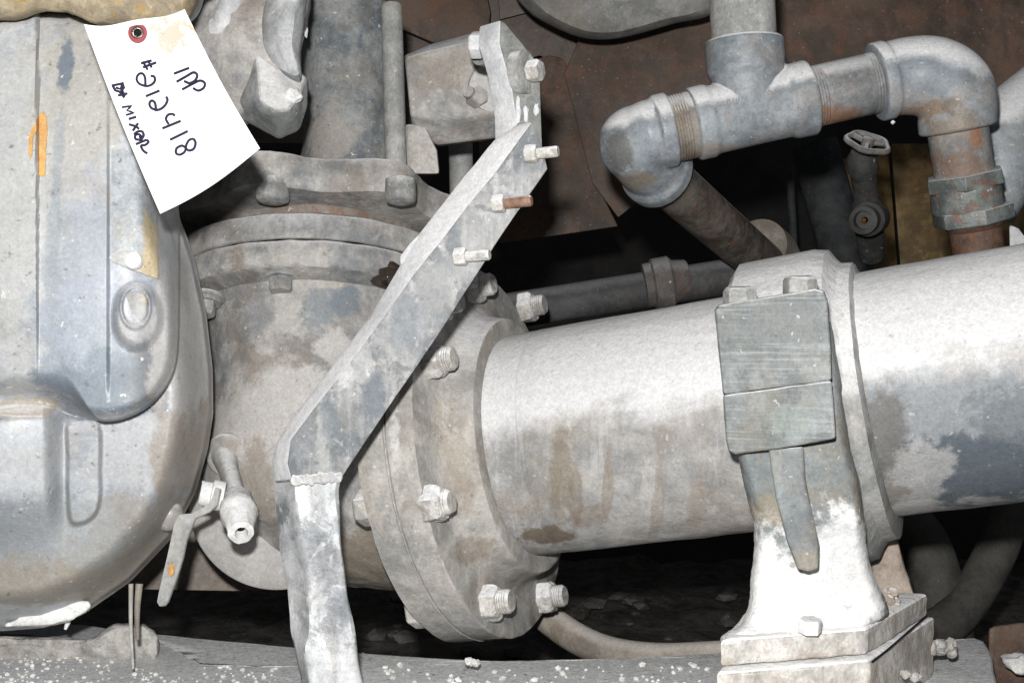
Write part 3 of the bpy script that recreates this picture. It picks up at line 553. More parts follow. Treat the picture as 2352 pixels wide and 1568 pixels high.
b = newbm(); rock(b, P(393, 1308, .8445), .0028, 2, (.8, .5, 1.6)); obj('paint_fleck', b, M['orange'], t)

# ------------------------------------------------------------------ motor / gear housing on the left
t = thing('gear_housing', 'large rounded blue grey housing filling the left side', 'housing', P(150, 1440, .9))
def sstep(a, b_, x): 
    u_ = max(0.0, min(1.0, (x-a)/(b_-a))); return u_*u_*(3-2*u_)
def sdf(poly, x, y):
    best = 1e9; ins = False; n = len(poly)
    for k in range(n):
        ax_, ay = poly[k]; bx, by = poly[(k+1) % n]; dx, dy = bx-ax_, by-ay
        q = max(0, min(1, ((x-ax_)*dx+(y-ay)*dy)/(dx*dx+dy*dy+1e-9))); e = (x-ax_-q*dx)**2+(y-ay-q*dy)**2
        if e < best: best = e
        if (ay > y) != (by > y) and x < dx*(y-ay)/(by-ay)+ax_: ins = not ins
    return -math.sqrt(best) if ins else math.sqrt(best)
casing_o = [(-420, -120), (385, -120), (400, 300), (412, 500), (430, 545), (448, 600), (474, 720), (489, 850), (490, 950), (478, 1030), (450, 1130), (395, 1235), (300, 1335), (200, 1404), (100, 1441), (0, 1449), (-120, 1430), (-300, 1330), (-420, 1150)]
cov_o = spl([(-500, 66), (0, 34), (85, 24), (180, 33), (260, 46), (345, 60), (402, 58), (411, 120), (412, 400), (412, 720), (406, 830), (385, 885), (345, 930), (295, 957), (240, 967), (170, 955), (110, 935), (40, 935), (-500, 935)], 3, True)
rib_o = spl([(152, 960), (230, 960), (237, 1080), (236, 1150), (222, 1188), (190, 1209), (158, 1203), (148, 1150), (147, 1040)], 3, True)
def hd(x, y):
    e = -sdf(casing_o, x, y)
    z = .806+.022*(math.hypot(x-60, (y-850)*.8)/500)**2
    z += .060*(1-sstep(0, 100, e))**1.3+.02*(1-sstep(0, 12, e))
    c = sdf(cov_o, x, y)
    soft = sstep(235, 150, x) if y > 800 else 0.0
    w = 2.5+78*soft
    m = 1-sstep(-w, w*.35*soft+1, c)
    inr = .011*(1-sstep(0, 34, -c))**1.6 if c < 0 else 0
    z -= (.044-inr)*m
    fy = 1-sstep(620, 900, y)
    z -= .014*(1-sstep(82, 90, x))*fy*m
    z += .0045*sstep(243, 254, x)*(1-sstep(800, 930, y))*m
    z += .012*sstep(260, 410, x)**2*m
    lo_ = sstep(900, 960, y)*(1-sstep(1120, 1290, y))
    z -= .024*(1-sstep(96, 154, x))*lo_+.010*(1-sstep(-60, 140, x))*lo_
    z -= .0085*(1-sstep(-14, 0, sdf(rib_o, x, y)))*sstep(950, 1010, y)
    if y > 600 and y < 840:
        q = math.hypot((x-315)/62, (y-728)/80); z -= .0055*(1-sstep(.68, 1.05, q))
        q = math.hypot((x-311)/38, (y-705)/53); z -= .0016*(1-sstep(.9, 1.04, q))*sstep(.74, .84, q)+(-.0012)*(1-sstep(.74, .84, q))
    p_ = Vector((x*.004, y*.004, 0))
    return z+.0022*noise.fractal(p_*.8, .5, 2.0, 2)
b = newbm(); NA, NR = 620, 230; cx0, cy0 = 60, 850; loops = []
rad = []
for k in range(NA):
    q = 2*math.pi*k/NA; cxx, syy = math.cos(q), math.sin(q); best = 0
    for m in range(len(casing_o)):
        (ax_, ay), (bx, by) = casing_o[m], casing_o[(m+1) % len(casing_o)]; dx, dy = bx-ax_, by-ay
        den = cxx*dy-syy*dx
        if abs(den) < 1e-9: continue
        r_ = ((ax_-cx0)*dy-(ay-cy0)*dx)/den; u_ = ((ax_-cx0)*syy-(ay-cy0)*cxx)/den
        if r_ > 0 and -1e-6 <= u_ <= 1+1e-6: best = max(best, r_)
    rad.append(best)
for _ in range(3): rad = [(rad[k-1]+2*rad[k]+rad[(k+1) % NA])/4 for k in range(NA)]
loops.append([P(cx0+rad[k]*.99*math.cos(2*math.pi*k/NA), cy0+rad[k]*.99*math.sin(2*math.pi*k/NA), 1.0) for k in range(NA)])
for j in range(NR):
    f = 1-(j/NR)
    lp = []
    for k in range(NA):
        q = 2*math.pi*k/NA; x = cx0+rad[k]*f*math.cos(q); y = cy0+rad[k]*f*math.sin(q)
        lp.append(P(x, y, hd(x, y)))
    loops.append(lp)
loft(b, loops); obj('casing', b, M['housing'], t, smooth=75)
b = newbm(); lathe(b, P(311, 705, hd(311, 705)+.0005), Vector((.1, -1, 0)), [(-.002, .0086), (.0009, .0084), (.0014, .0076)], 48, rf=lambda q: 1+.2*math.cos(2*q)); obj('plug', b, M['plate'], t, smooth=60)
# nameplate
def decal(poly, off, step=2.0, th=.0007):
    b_ = newbm(); xs = [p[0] for p in poly]; ys = [p[1] for p in poly]; V = {}
    nx_ = int((max(xs)-min(xs))/step)+1; ny_ = int((max(ys)-min(ys))/step)+1
    def gv(i, j):
        if (i, j) not in V: x, y = min(xs)+i*step, min(ys)+j*step; V[(i, j)] = b_.verts.new(P(x, y, hd(x, y)-off))
        return V[(i, j)]
    for i in range(nx_):
        for j in range(ny_):
            if sdf(poly, min(xs)+(i+.5)*step, min(ys)+(j+.5)*step) < 0: b_.faces.new((gv(i, j), gv(i+1, j), gv(i+1, j+1), gv(i, j+1)))
    g = bmesh.ops.extrude_face_region(b_, geom=b_.faces[:])
    for v in g['geom']:
        if isinstance(v, bmesh.types.BMVert): v.co.y += th
    return b_
b = decal([(256, 345), (356, 330), (362, 640), (300, 618), (256, 600)], .0032, 2.0, .003); npq = obj('nameplate', b, M['plate'], t)
b = newbm(); lathe(b, P(308, 600, hd(308, 600)-.0042), Vector((0, -1, .2)), [(0, .0055), (.003, .005), (.0045, .003)], 24); obj('screw', b, M['white'], npq)
# paint stripe
b = newbm(); fr = [(92, 260), (99, 258), (106, 268), (108, 300), (105, 350), (103, 402), (96, 406), (89, 402), (88, 380), (86, 300), (76, 312), (73, 355), (67, 368), (66, 312), (78, 288)]
b.free(); bm2 = decal(fr, .0012, 1.5); obj('paint_mark', bm2, M['orange'], t)
# bolt nub and crust
b = newbm(); lathe(b, P(386, 1186, hd(386, 1186)+.002), Vector((.25, -1, -.05)), [(-.004, .0105), (0, .010), (.0028, .0085), (.0045, .0055), (.005, .002)], 36); obj('bolt', b, M['housing'], t)
b = newbm(); fr = [(10, 1436), (60, 1410), (110, 1385), (140, 1368), (165, 1382), (200, 1380), (212, 1390), (195, 1406), (160, 1424), (100, 1438)]
prism(b, flat(fr, .868), flat(fr, .90), .003, 3); obj('crust', b, M['white'], t, disp=(3, .004, .01))
b = newbm(); tube(b, [P(152, 1418, .89), P(156, 1428, .89), P(150, 1444, .89)], [.003, .002, .001], 8); obj('drip', b, M['white'], t)
# casting above the housing
b = newbm(); puff(b, [(-300, -200), (600, -200), (470, -20), (425, 60), (350, 74), (240, 58), (180, 40), (110, 28), (0, 50), (-300, 70)], [(1, .90), (1, .775), (.97, .762), (.9, .755), (.5, .745)], center=(150, -90), n=5); rough(b, .003, 30)
tag(obj('upper_casting', b, M['cream'], smooth=60), 'cream and brown stained casting above the housing in the top left corner', 'casting')
b = newbm(); prism(b, flat([(-40, 18), (20, 34), (60, 58), (20, 66), (-40, 60)], .80), flat([(-40, 18), (20, 34), (60, 58), (20, 66), (-40, 60)], .83), .003); b.free()

# ------------------------------------------------------------------ paper tag
t = thing('paper_tag', 'white paper inspection tag with handwriting hanging on the housing', 'tag', P(316, 76, .70))
NXT, NYT = 26, 40
def tagpt(u, v, off=0.0):
    tl, tr, br, bl = (193, 56), (424, 20), (597, 341), (368, 491)
    x = (tl[0]*(1-u)+tr[0]*u)*(1-v)+(bl[0]*(1-u)+br[0]*u)*v
    y = (tl[1]*(1-u)+tr[1]*u)*(1-v)+(bl[1]*(1-u)+br[1]*u)*v
    y += (14*math.sin(math.pi*u)*(1-v)**3)*.9+4*math.sin(9*u)*(1-v)**8
    x += -7*math.sin(math.pi*v)*(u) + -5*math.sin(math.pi*v)*(1-u)
    y += 13*math.sin(math.pi*u)*v**3*(1)
    d_ = .694+.006*math.sin(2.6*v)+.004*math.sin(3*u+v)+.004*v*u-off
    return x, y, d_
def tagdepth(px, py):
    # invert roughly
    best = None
    for i in range(31):
        for j in range(31):
            x, y, d_ = tagpt(i/30, j/30); e = (x-px)**2+(y-py)**2
            if best is None or e < best[0]: best = (e, d_)
    return best[1]
b = newbm()
F0 = [[b.verts.new(P(*tagpt(i/NXT, j/NYT))) for i in range(NXT+1)] for j in range(NYT+1)]
B0 = [[b.verts.new(P(*tagpt(i/NXT, j/NYT, -.0005))) for i in range(NXT+1)] for j in range(NYT+1)]
for j in range(NYT):
    for i in range(NXT):
        b.faces.new((F0[j][i], F0[j][i+1], F0[j+1][i+1], F0[j+1][i])); b.faces.new((B0[j][i], B0[j+1][i], B0[j+1][i+1], B0[j][i+1]))
for i in range(NXT):
    b.faces.new((F0[0][i], B0[0][i], B0[0][i+1], F0[0][i+1])); b.faces.new((F0[NYT][i], F0[NYT][i+1], B0[NYT][i+1], B0[NYT][i]))
for j in range(NYT):
    b.faces.new((F0[j][0], F0[j+1][0], B0[j+1][0], B0[j][0])); b.faces.new((F0[j][NXT], B0[j][NXT], B0[j+1][NXT], F0[j+1][NXT]))
obj('sheet', b, M['paper'], t)
ec = P(316, 76, tagdepth(316, 76)-.0003); ea = Vector((0.02, -1, .05))
b = newbm(); lathe(b, ec, ea, [(0, .0054), (.0005, .0053), (.0006, .0032), (.0003, .0030)], 40, rf=lambda q: 1+.04*math.cos(2*q)); rg = obj('ring', b, M['red'], t)
b = newbm(); lathe(b, ec, ea, [(.0004, .0036), (.0012, .0034), (.0015, .0029), (.0009, .0022), (.0003, .0018)], 36); obj('eyelet', b, M['eyelet'], t)
b = newbm(); lathe(b, ec, ea, [(.0003, .0023), (.0008, .0021)], 24); obj('hole', b, M['hole'], t)
z1 = .34179; z4 = .2050
Z1 = lambda L_: [(x*z1, y*z1) for x, y in L_]
Z4 = lambda L_: [(x*z4, y*z4) for x, y in L_]
strokes = [('numeral_one', Z1([(1170, 496), (1270, 458)]), 0), ('letter_p', Z1([(1187, 551), (1255, 512), (1300, 488), (1325, 505), (1312, 540), (1275, 560), (1238, 546)]), 1),
 ('letter_p', Z1([(1225, 602), (1300, 562), (1345, 543), (1376, 560), (1368, 592), (1333, 610), (1298, 594)]), 1),
 ('hash_sign', Z4([(1580, 712), (1700, 680)]), 0), ('hash_sign', Z4([(1602, 757), (1750, 702)]), 0), ('hash_sign', Z4([(1600, 690), (1655, 785)]), 0), ('hash_sign', Z4([(1655, 675), (1700, 760)]), 0),
 ('numeral_two', Z4([(1690, 852), (1728, 862), (1736, 905), (1700, 950), (1640, 966), (1560, 940), (1530, 885), (1555, 832), (1600, 828), (1627, 880), (1628, 975)]), 1),
 ('numeral_one', Z1([(980, 648), (1072, 610)]), 0),
 ('numeral_two', Z4([(1862, 1085), (1876, 1125), (1842, 1190), (1775, 1232), (1700, 1215), (1674, 1165), (1700, 1128), (1738, 1160), (1748, 1250)]), 1),
 ('numeral_four', Z4([(1955, 1302), (1940, 1280), (1885, 1288), (1860, 1335), (1890, 1392)]), 1), ('numeral_four', Z4([(1820, 1440), (2025, 1356)]), 0),
 ('numeral_one', Z1([(1143, 940), (1262, 882)]), 0),
 ('numeral_eight', Z1([(1300, 933), (1314, 960), (1302, 1000), (1268, 1012), (1243, 990), (1220, 980), (1187, 998), (1184, 1030), (1210, 1040), (1243, 1018), (1252, 975), (1272, 942), (1300, 933)]), 1),
 ('letter_d', Z4([(1250, 962), (1375, 936), (1388, 985), (1350, 1032), (1290, 1015), (1265, 965)]), 0), ('letter_d', Z4([(1378, 925), (1352, 1000), (1300, 985)]), 0),
 ('letter_a', Z4([(1320, 1072), (1430, 1048)]), 0), ('letter_a', Z4([(1335, 1022), (1392, 1095)]), 0), ('letter_a', Z4([(1365, 1005), (1400, 1080)]), 0),
 ('letter_m', Z1([(818, 722), (888, 712), (852, 742), (902, 759), (846, 774)]), 0), ('letter_i', Z1([(864, 801), (915, 786)]), 0),
 ('letter_x', Z1([(866, 836), (915, 850), (935, 868)]), 0), ('letter_x', Z1([(928, 828), (892, 880)]), 0),
 ('letter_e', Z1([(900, 905), (925, 885), (955, 885), (965, 912), (945, 938), (912, 935), (908, 912), (930, 903), (948, 915), (935, 925)]), 1),
 ('letter_r', Z1([(912, 970), (985, 940)]), 0), ('letter_r', Z1([(985, 940), (998, 955), (975, 975), (948, 980), (962, 1012), (990, 1032)]), 1)]
marks = {}
for nm, pts, sm in strokes: marks.setdefault(nm, [])
hand = None
b = newbm()
for nm, pts, sm in strokes:
    pp = spl(pts, 5) if sm else spl(pts, 3) if len(pts) < 3 else [q for i in range(len(pts)-1) for q in [tuple(pts[i]), ((pts[i][0]+pts[i+1][0])/2, (pts[i][1]+pts[i+1][1])/2)]]+[tuple(pts[-1])]
    tube(b, [P(x, y, tagdepth(x, y)-.0003) for x, y in pp], .00072 if nm[-2:] != '_m' else .0006, 6)
obj('handwriting', b, M['ink'], t)

# ------------------------------------------------------------------ main pipe + flange
t = thing('main_pipe', 'large white dusted pipe rising to the right, bolted to the pump by a round flange', 'pipe', AP(.1))
b = newbm(); lathe(b, FACE-AX*.0215, AX, [(0, .12), (.0003, .1395), (.0015, .1425), (.0200, .1425), (.0215, .141), (.0218, .118), (.0228, .110), (.028, .103), (.040, .0985), (.0445, .0975), (.0460, .0965), (.0466, .093), (.0462, .0845)], 160); rough(b, .0005, 60); fl_o = obj('flange', b, M['flange'], t)
pr = [(-.005, .0835)]; s_ = .022
pr += [(s_, .0835)]+threads(.026, .050, .0840, .0024, .00045)+[(.052, .0842)]+[(.052+.02*i, .0842) for i in range(1, 30)]
b = newbm(); lathe(b, FACE, AX, pr, 200); 
for v in b.verts:
    q = v.co-FACE; s__ = q.dot(AX)
    if s__ > .055: v.co += (q-AX*s__).normalized()*noise.fractal(v.co*40, .7, 2.1, 4)*.0007
obj('pipe', b, M['pipe'], t)
# weld seam nuts
nuts = [(1078, 662, 1), (1200, 708, 1), (983, 832, 1), (985, 1158, 2), (1115, 1385, 1), (1243, 1372, 1), (1000, 700, 1)]
for x, y, kd in nuts:
    p = onplane(x, y, FACE, AX)
    b = newbm(); hexn(b, p-AX*.001, AX, .0135, .0125, ph=random.random(), cham=.22)
    if kd == 2: rough(b, .0015, 120)
    n_ = obj('nut', b, M['nut'], t, disp=(3, .0024, .006))
    b = newbm(); stud(b, p+AX*.010, AX, .0088, .0105 if kd == 1 else .007); 
    if kd == 2: rough(b, .001, 150)
    obj('stud', b, M['nut'], n_)
for x, y in [(836, 1180), (975, 1420)]:   # nuts on the rear face of the pump flange
    q0 = onplane(x, y, FACE-AX*.0445, AX); cn = FACE-AX*.0445; p = cn+(q0-cn).normalized()*.128; b = newbm(); hexn(b, p, -AX, .0135, .012); obj('nut', b, M['nut'], pump)
# white seal line
b = newbm(); lathe(b, FACE-AX*.0224, AX, [(0, .1424), (.0006, .1432), (.0012, .1424)], 144, cap0=False, cap1=False); rough(b, .0006, 150); obj('gasket', b, M['flange'], t)

# ------------------------------------------------------------------ pipe support
t = thing('pipe_support', 'white dusted bearing pedestal clamped round the main pipe', 'pipe support', P(1860, 1568, .80))
def sx(x):  # axis parameter for a picture x
    lo, hi = -.3, .6
    for _ in range(40):
        m = (lo+hi)/2; q = AP(m)
        if (q.x/q.y*F+1176) < x: lo = m
        else: hi = m
    return lo
s0 = sx(1786); s1 = sx(1972)
b = newbm(); lathe(b, AP(0)-VUP*.004, AX, [(s0-.012, .09), (s0-.012, .1025), (s0-.006, .1085), (s1-.012, .1095), (s1-.003, .107), (s1, .101), (s1+.004, .0965), (s1+.012, .0955), (s1+.014, .085)], 144); rough(b, .0008, 45); obj('collar', b, M['collar'], t)
def dF(x): return .770-(x-1650)*.000115
def fr3(px, k=0.0): return [(x, y, dF(x)+k) for x, y in px]
capu = [(1642, 712), (1650, 700), (1760, 682), (1872, 663), (1892, 668), (1900, 690), (1908, 800), (1910, 873), (1661, 906), (1650, 800)]
b = newbm(); prism(b, fr3(capu), fr3(capu, .075), .0022, 3, 40); obj('cap', b, M['cap'], t, disp=(3, .001, .01))
capl = [(1661, 907), (1910, 874), (1917, 960), (1920, 1006), (1838, 1022), (1760, 1034), (1690, 1043), (1675, 1036), (1668, 1010)]
b = newbm(); prism(b, fr3(capl), fr3(capl, .075), .0020, 3, 40); obj('saddle', b, M['cap'], t, disp=(3, .001, .01))
for x, y in [(1700, 692), (1838, 668)]:
    b = newbm(); hexn(b, P(x, y+6, dF(x)+.022), Vector((-.05, -.1, 1)), .0105, .0105, ph=.2, cham=.25); obj('bolt', b, M['bolt'], t, disp=(2, .001, .006))
bo = [(1694, 1030), (1710, 1116), (1730, 1189), (1733, 1240), (1730, 1287), (1719, 1390), (1701, 1434), (1653, 1464), (1800, 1462), (1993, 1445), (2043, 1415), (2019, 1360), (1996, 1290), (1989, 1240), (1975, 1105), (1952, 1005), (1800, 1010)]
def ppx(lst, fn): return [(x, y, fn(x, y)) for x, y in lst]
def fd(x, y):
    k = max(0, (y-1190)/270); return .780-(x-1650)*.00006*(1-k)+(x-1650)*.00008*k-.030*k**2.2
b = newbm()
# grid front surface for the flaring pedestal
rows = []
LX = [(740, 1684, 1908), (880, 1686, 1930), (1000, 1690, 1948), (1043, 1694, 1957), (1116, 1710, 1976), (1189, 1730, 1984), (1240, 1733, 1988), (1287, 1730, 1996), (1340, 1725, 2010), (1390, 1719, 2030), (1415, 1710, 2040), (1434, 1700, 2042), (1450, 1675, 2020), (1462, 1657, 1995), (1476, 1657, 1993)]
LX = spl(LX, 4)
for y, xl, xr in LX:
    row = []
    for i in range(25):
        u_ = i/24; x = xl+(xr-xl)*u_
        dd = fd(x, y); e = min(u_, 1-u_); dd += .012*max(0, 1-e/.08)**2
        yy = y - (22 if y > 1380 else 22*max(0, (y-1250)/130))*u_**1.5*max(0, min(1, (y-1200)/200))
        row.append((x, yy, dd))
    rows.append(row)
fv = [[b.verts.new(P(*q)) for q in r] for r in rows]; bv = [[b.verts.new(P(q[0]+(3 if i > 12 else -3)*0, q[1], max(q[2]+.03, .85))) for i, q in enumerate(r)] for r in rows]
nr = len(rows)
for j in range(nr-1):
    for i in range(24):
        b.faces.new((fv[j][i], fv[j+1][i], fv[j+1][i+1], fv[j][i+1])); b.faces.new((bv[j][i], bv[j][i+1], bv[j+1][i+1], bv[j+1][i]))
    b.faces.new((fv[j][0], bv[j][0], bv[j+1][0], fv[j+1][0])); b.faces.new((fv[j][24], fv[j+1][24], bv[j+1][24], bv[j][24]))
for i in range(24):
    b.faces.new((fv[0][i], fv[0][i+1], bv[0][i+1], bv[0][i])); b.faces.new((fv[-1][i], bv[-1][i], bv[-1][i+1], fv[-1][i+1]))
rough(b, .0008, 60); obj('pedestal', b, M['ped'], t, smooth=60, disp=(1, .0015, .006))
rb = [(1765, 1030), (1781, 1141), (1807, 1240), (1832, 1306), (1856, 1312), (1880, 1306), (1882, 1250), (1866, 1180), (1850, 1100), (1846, 1025)]
b = newbm(); prism(b, ppx(rb, lambda x, y: .760+max(0, y-1200)*-.00008), ppx(rb, lambda x, y: .80), .0022, 3, 30); obj('rib', b, M['rib'], t, smooth=60)
b = newbm(); lg = [(1985, 1240), (2045, 1190), (2062, 1240), (2080, 1310), (2102, 1372), (2060, 1400), (1990, 1400)]
prism(b, flat(lg, .90), flat(lg, .94), .003); obj('back_leg', b, M['brownleg'], t, disp=(3, .002, .01))
# base tiers: real boxes on horizontal planes
def zz(y, d_): return -(y-784)/F*d_
zt_ = zz(1468, .742); zm_ = zz(1532, .742)
def tier(zt, zb, fl_, fr_, bk_, bl_, name, mat, bvl=.003):
    b_ = newbm(); top_ = []
    for (x, d_) in (fl_, fr_, bk_, bl_): top_.append(Vector(((x-1176)/F*d_, d_, Z0+zt)))
    bot_ = [Vector((p.x, p.y, Z0+zb)) for p in top_]; loft(b_, [bot_, top_]); bev(b_, bvl, 3, 30)
    return obj(name, b_, mat, t, disp=(4, .0025, .012))
tier(zt_, zm_, (1655, .742), (1992, .772), (2130, .878), (1760, .90), 'base', M['base'])
tier(zm_-.001, ZS-.004, (1646, .735), (1996, .765), (2146, .884), (1750, .91), 'foot', M['base'])
b = newbm(); tube(b, [P(2003, 1519, .7665), P(2040, 1490, .789), P(2080, 1455, .820), P(2128, 1413, .868)], .0006, 6); obj('seam_crack', b, M['hole'], t)
b = newbm(); hexn(b, P(1860, 1452, .757), Vector((0, -.12, 1)), .0072, .0085, ph=.5); obj('base_bolt', b, M['ped'], t)
b = newbm(); b.free()

# ------------------------------------------------------------------ branch piping
t = thing('branch_piping', 'galvanised tee run with two elbows above the main pipe', 'pipes', P(1700, 280, 1.0))
D = 1.0
a0 = P(1540, 298, D); a1 = P(2020, 188, D); ra = (a1-a0).normalized()
def onrun(x): return a0+(a1-a0)*((x-1540)/480)
r_n = .0238
b = newbm(); Lr = (onrun(1600)-onrun(1515)).length
lathe(b, onrun(1515), ra, [(0, .0245)]+threads(.002, .022, .0262, .0022, .0008)+[(Lr, .0262)], 60); obj('nipple', b, M['thread'], t)
def ln(xa, xb): return (onrun(xb)-onrun(xa)).length
b = newbm(); Lt = ln(1588, 1862)
lathe(b, onrun(1590), ra, [(0, .024), (.0005, .0272), (.002, .0288), (.013, .0288), (.017, .0268), (.055, .0266), (.075, .0268), (.080, .0290), (Lt-.002, .0296), (Lt, .028), (Lt+.0003, .024)], 72)
upd = (P(1702, -40, D)-P(1717, 250, D)).normalized(); q0 = P(1717, 250, D)
lathe(b, q0, upd, [(0, .0265), (.012, .0265), (.022, .027), (.028, .0300), (.040, .0308), (.052, .0308), (.054, .029), (.0545, .024)], 64)
obj('tee', b, M['galv'], t, smooth=60, remesh=(.0011, 5))
b = newbm(); lathe(b, q0, upd, [(.045, .0252), (.054, .0252), (.1, .0255), (.16, .0258)], 56); obj('riser', b, M['riser'], t)
b = newbm(); Ln = ln(1850, 2010); lathe(b, onrun(1855), ra, threads(0, .012, .0238, .0022, .0007)+[(.013, .0238), (Ln-.008, .0238)]+threads(Ln-.007, Ln, .0238, .0022, .0007), 60); obj('nipple', b, M['galvr'], t)
# embossed marks on the tee
b = newbm()
for i, ch in enumerate('II0MHI0OO0I'):
    x = 1635+i*13; c = onrun(x); q = c+Vector((0, -.0262, .0075)); h_ = .0016
    if ch == 'I': tube(b, [q+Vector((0, 0, -h_)), q+Vector((0, 0, h_))], .0004, 5)
    elif ch in 'O0': tube(b, [q+Vector((math.cos(a)*.0014, 0, math.sin(a)*h_)) for a in [k*math.pi/5 for k in range(11)]], .0004, 5, False)
    else:
        tube(b, [q+Vector((-.0012, 0, -h_)), q+Vector((-.0012, 0, h_))], .0004, 5); tube(b, [q+Vector((.0012, 0, -h_)), q+Vector((.0012, 0, h_))], .0004, 5); tube(b, [q+Vector((-.0012, 0, h_*.5)), q+Vector((.0012, 0, -h_*.5))], .0004, 5)
obj('embossing', b, M['galv'], t)
# left elbow
dp0 = P(1518, 402, D+.045); dp1 = P(1752, 606, 1.24); dd_ = (dp1-dp0).normalized()
b = newbm(); ec_ = P(1462, 330, D+.008)
tube(b, [onrun(1528), onrun(1500), (onrun(1500)+ec_)/2, ec_], [.0268, .0272, .0285, .0290], 48)
rock_ = bmesh.ops.create_icosphere(b, subdivisions=4, radius=.0300)
for v in rock_['verts']: v.co += ec_
tube(b, [ec_, ec_+(dp0-ec_)*.5, dp0-dd_*.002], [.0298, .0290, .0275], 48)
lathe(b, onrun(1511), ra, [(-.001, .0275), (0, .0292), (.010, .0294), (.0115, .0275), (.0116, .02)], 60)
lathe(b, dp0-dd_*.014, dd_, [(-.004, .027), (0, .0300), (.010, .0302), (.012, .028), (.0125, .02)], 56)
obj('elbow', b, M['galv'], t, smooth=60, remesh=(.0012, 5))
b = newbm(); LD = (dp1-dp0).length; lathe(b, dp0, dd_, [(-.02, .0212), (LD*.5, .0212), (LD, .0212)], 56); rough(b, .0005, 80); obj('diagonal_pipe', b, M['rustpipe'], t)
b = newbm(); lathe(b, P(1765, 590, 1.30), dd_, [(-.03, .03), (0, .031), (.02, .028)], 40); obj('far_coupling', b, M['hose'], t)
# right elbow
b = newbm()
pts = [tuple(onrun(2022)), tuple(P(2080, 176, D)), tuple(P(2140, 178, D-.004)), tuple(P(2184, 205, D-.010)), tuple(P(2198, 245, D-.012)), tuple(P(2198, 285, D-.010))]
pp = spl(pts, 8); tube(b, pp, [.0280+.0034*math.sin(math.pi*min(1, i/(len(pp)-1))) for i in range(len(pp))], 56)
lathe(b, onrun(2010), ra, [(0, .024), (.0004, .0295), (.0015, .0308), (.010, .0308), (.012, .0285)], 64)
lathe(b, P(2196, 262, D-.011), (P(2226, 470, D)-P(2199, 285, D-.01)), [(-.004, .027), (0, .0288), (.011, .0295), (.0125, .027), (.013, .022)], 60)
obj('elbow', b, M['galv'], t, smooth=60, remesh=(.0012, 4))
dv2 = (P(2226, 470, D)-P(2199, 285, D-.01)).normalized()
b = newbm(); lathe(b, P(2199, 290, D-.01), dv2, [(0, .0228), (.055, .0228)], 56); obj('drop_pipe', b, M['galvr'], t)
b = newbm(); hexn(b, P(2214, 398, D-.008), dv2, .0315, .012, ph=.35, cham=.1); un = obj('union_nut', b, M['union'], t)
b = newbm(); lathe(b, P(2216, 425, D-.008), dv2, [(0, .0265), (.016, .0275), (.020, .026)], 60); obj('union_body', b, M['union'], t)
b = newbm(); hexn(b, P(2232, 478, D-.006), dv2, .031, .012, ph=.05, cham=.1); obj('union_nut', b, M['union'], t)
b = newbm(); lathe(b, P(2236, 500, D-.006), dv2, [(0, .026), (.008, .021), (.009, .0195), (.06, .0195)], 56); obj('lower_pipe', b, M['redpipe'], t)
b = newbm(); rock(b, P(2051, 281, D-.004), .0016, 2); obj('drip', b, M['white'], t)
# second pipe behind right
t = thing('side_elbow', 'pale grey elbow at the right edge behind the union', 'pipe', P(2330, 350, 1.08))
b = newbm(); tube(b, spl([tuple(P(*p)) for p in [(2420, 200, 1.12), (2330, 275, 1.1), (2300, 330, 1.09), (2300, 400, 1.09), (2260, 480, 1.1)]], 6), [.030]*13+[.027]*12, 40); obj('elbow', b, M['galv'], t, smooth=60)
b = newbm(); tube(b, [P(2345, 215, 1.15), P(2420, 130, 1.15)], .012); obj('arm', b, M['strip'], t)
b = newbm(); prism(b, flat([(2196, 545), (2185, 600), (2230, 600), (2225, 560)], 1.06), flat([(2196, 545), (2185, 600), (2230, 600), (2225, 560)], 1.09), .001)
tag(obj('white_wedge', b, M['strip']), 'small pale wedge on the main pipe left of the rusty drop pipe', 'wedge')
b = newbm(); fr = [(2318, 515), (2340, 525), (2380, 580), (2320, 600)]; prism(b, flat(fr, 1.06), flat(fr, 1.09), .001)
tag(obj('white_wedge', b, M['strip']), 'pale wedge right of the rusty drop pipe at the picture edge', 'wedge')

# ------------------------------------------------------------------ steel bracket
t = thing('steel_bracket', 'diagonal flat steel bracket welded to a lumpy painted post', 'bracket', P(760, 1568, .84))
BD = .795
up_f = [(1149, 46), (1160, 52), (1200, 100), (1240, 150), (1243, 250), (1247, 360), (1187, 420), (1187, 345), (1187, 282), (1176, 205), (1147, 102)]
up_b = [(1100, 60), (1112, 68), (1160, 110), (1215, 160), (1228, 260), (1233, 370), (1155, 420), (1136, 345), (1135, 270), (1120, 178), (1098, 104)]
b = newbm(); prism(b, flat(up_f, BD+.012), flat(up_b, BD+.026), .0014); obj('upper_plate', b, M['steelt'], t, edge=(M['strip'], Vector((-.85, 0, .5)), .25))
lo_f = [(1221, 280), (1246, 335), (1258, 388), (1155, 536), (1114, 601), (1005, 772), (878, 956), (803, 1069), (785, 1098), (670, 1104), (660, 1064), (667, 1010), (713, 948), (796, 843), (882, 727), (947, 635), (1026, 536), (1074, 472), (1135, 400), (1187, 328)]
lo_b = [(1190, 285), (1236, 345), (1250, 395), (1148, 540), (1106, 605), (997, 776), (868, 960), (795, 1072), (772, 1100), (632, 1108), (624, 1060), (630, 1020), (668, 962), (766, 833), (850, 725), (919, 608), (962, 536), (1012, 472), (1074, 393), (1134, 322)]
b = newbm(); prism(b, flat(lo_f, BD), flat(lo_b, BD+.0135), .0012); obj('diagonal_plate', b, M['steel'], t, disp=(2, .001, .02), edge=(M['strip'], Vector((-.85, 0, .5)), .35))
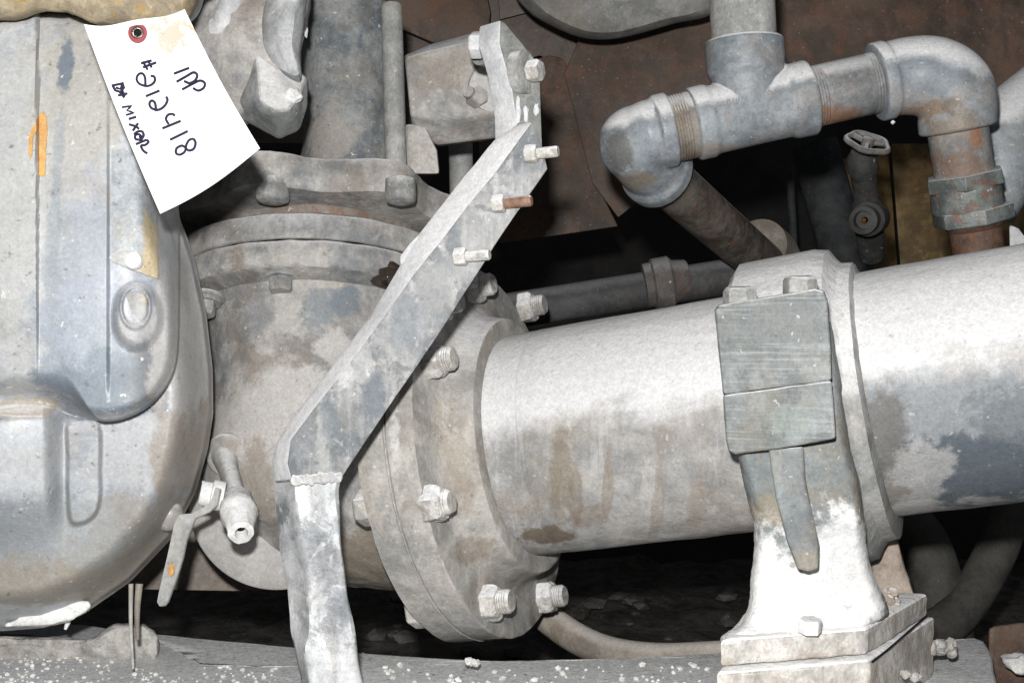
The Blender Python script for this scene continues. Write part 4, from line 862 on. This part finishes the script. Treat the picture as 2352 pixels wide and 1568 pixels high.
# notch piece on the left
b = newbm(); prism(b, flat([(940, 560), (960, 540), (975, 545), (930, 612), (920, 612), (918, 590)], BD+.0125), flat([(940, 560), (960, 540), (975, 545), (930, 612), (920, 612), (918, 590)], BD+.03), .001); obj('notch_lip', b, M['strip'], t)
# post: lofted grid with lumps
rows = [(1095, 634, 672, 783), (1126, 634, 674, 777), (1167, 639, 680, 779), (1188, 643, 682, 781), (1229, 647, 688, 786), (1271, 649, 700, 792), (1333, 659, 709, 801), (1400, 661, 709, 810), (1449, 662, 708, 815), (1490, 677, 702, 820), (1530, 685, 712, 826), (1568, 692, 717, 830), (1660, 700, 730, 842)]
rows = spl(rows, 6); loops = []
for y, xl, xs, xr in rows:
    lp = []
    for k in range(6): u_ = k/6; lp.append(P(xl+(xs-xl)*u_, y, BD+.018-(.018-.004*math.sin(math.pi*u_))*u_))
    for k in range(14): u_ = k/14; lp.append(P(xs+(xr-xs)*u_, y, BD+.001))
    for k in range(6): u_ = k/6; lp.append(P(xr+(xl+12-xr)*u_, y, BD+.004+.026*min(1, u_*3)))
    loops.append(lp)
b = newbm(); loft(b, loops)
b.normal_update()
for v in b.verts: v.co += v.normal*(.0030*noise.fractal(Vector((v.co.x*26, v.co.y*15, v.co.z*17)), .5, 2.0, 2))
obj('post', b, M['post'], t, smooth=60)
b = newbm()
for i in range(90):
    x = 672+i*1.24; rock(b, P(x, 1104+random.uniform(-8, 8)-i*.1, BD-.0001), random.uniform(.0015, .0022), 2, (.9, .6, 1.1))
obj('weld_bead', b, M['weld'], t, smooth=60, remesh=(.0007, 2))
BA = Vector((.93, -.30, .06)).normalized()
def tb(x, y, L_, mat, rust=None):
    p = P(x, y, BD-.001); b_ = newbm(); hexn(b_, p-BA*.004, BA, .0062, .0075, ph=.3); n_ = obj('nut', b_, mat, t)
    b_ = newbm(); stud(b_, p+BA*.002, BA, .0036, L_); obj('stud', b_, rust or mat, n_)
tb(1222, 354, .0150, M['nut']); tb(1147, 468, .0190, M['nut'], M['rustbolt']); tb(1060, 590, .0165, M['nut'])
b = newbm(); wc = P(1208, 165, BD+.0105); wn = Vector((.86, -.5, .05)); lathe(b, wc, wn, [(-.006, .0138), (.001, .0138), (.0015, .012), (.0016, .006)], 48); obj('washer', b, M['bolt'], t)
b = newbm(); hexn(b, P(1216, 165, BD+.008), wn, .0072, .0085, ph=.4); obj('nut', b, M['nut'], t)
for x, y, h_ in [(1190, 255, .012), (1208, 262, .008), (1232, 252, .006)]:
    b = newbm(); rock(b, P(x, y, BD+.0115), .002, 2, (.9, .5, h_/.003)); obj('paint_scrap', b, M['strip'], t)
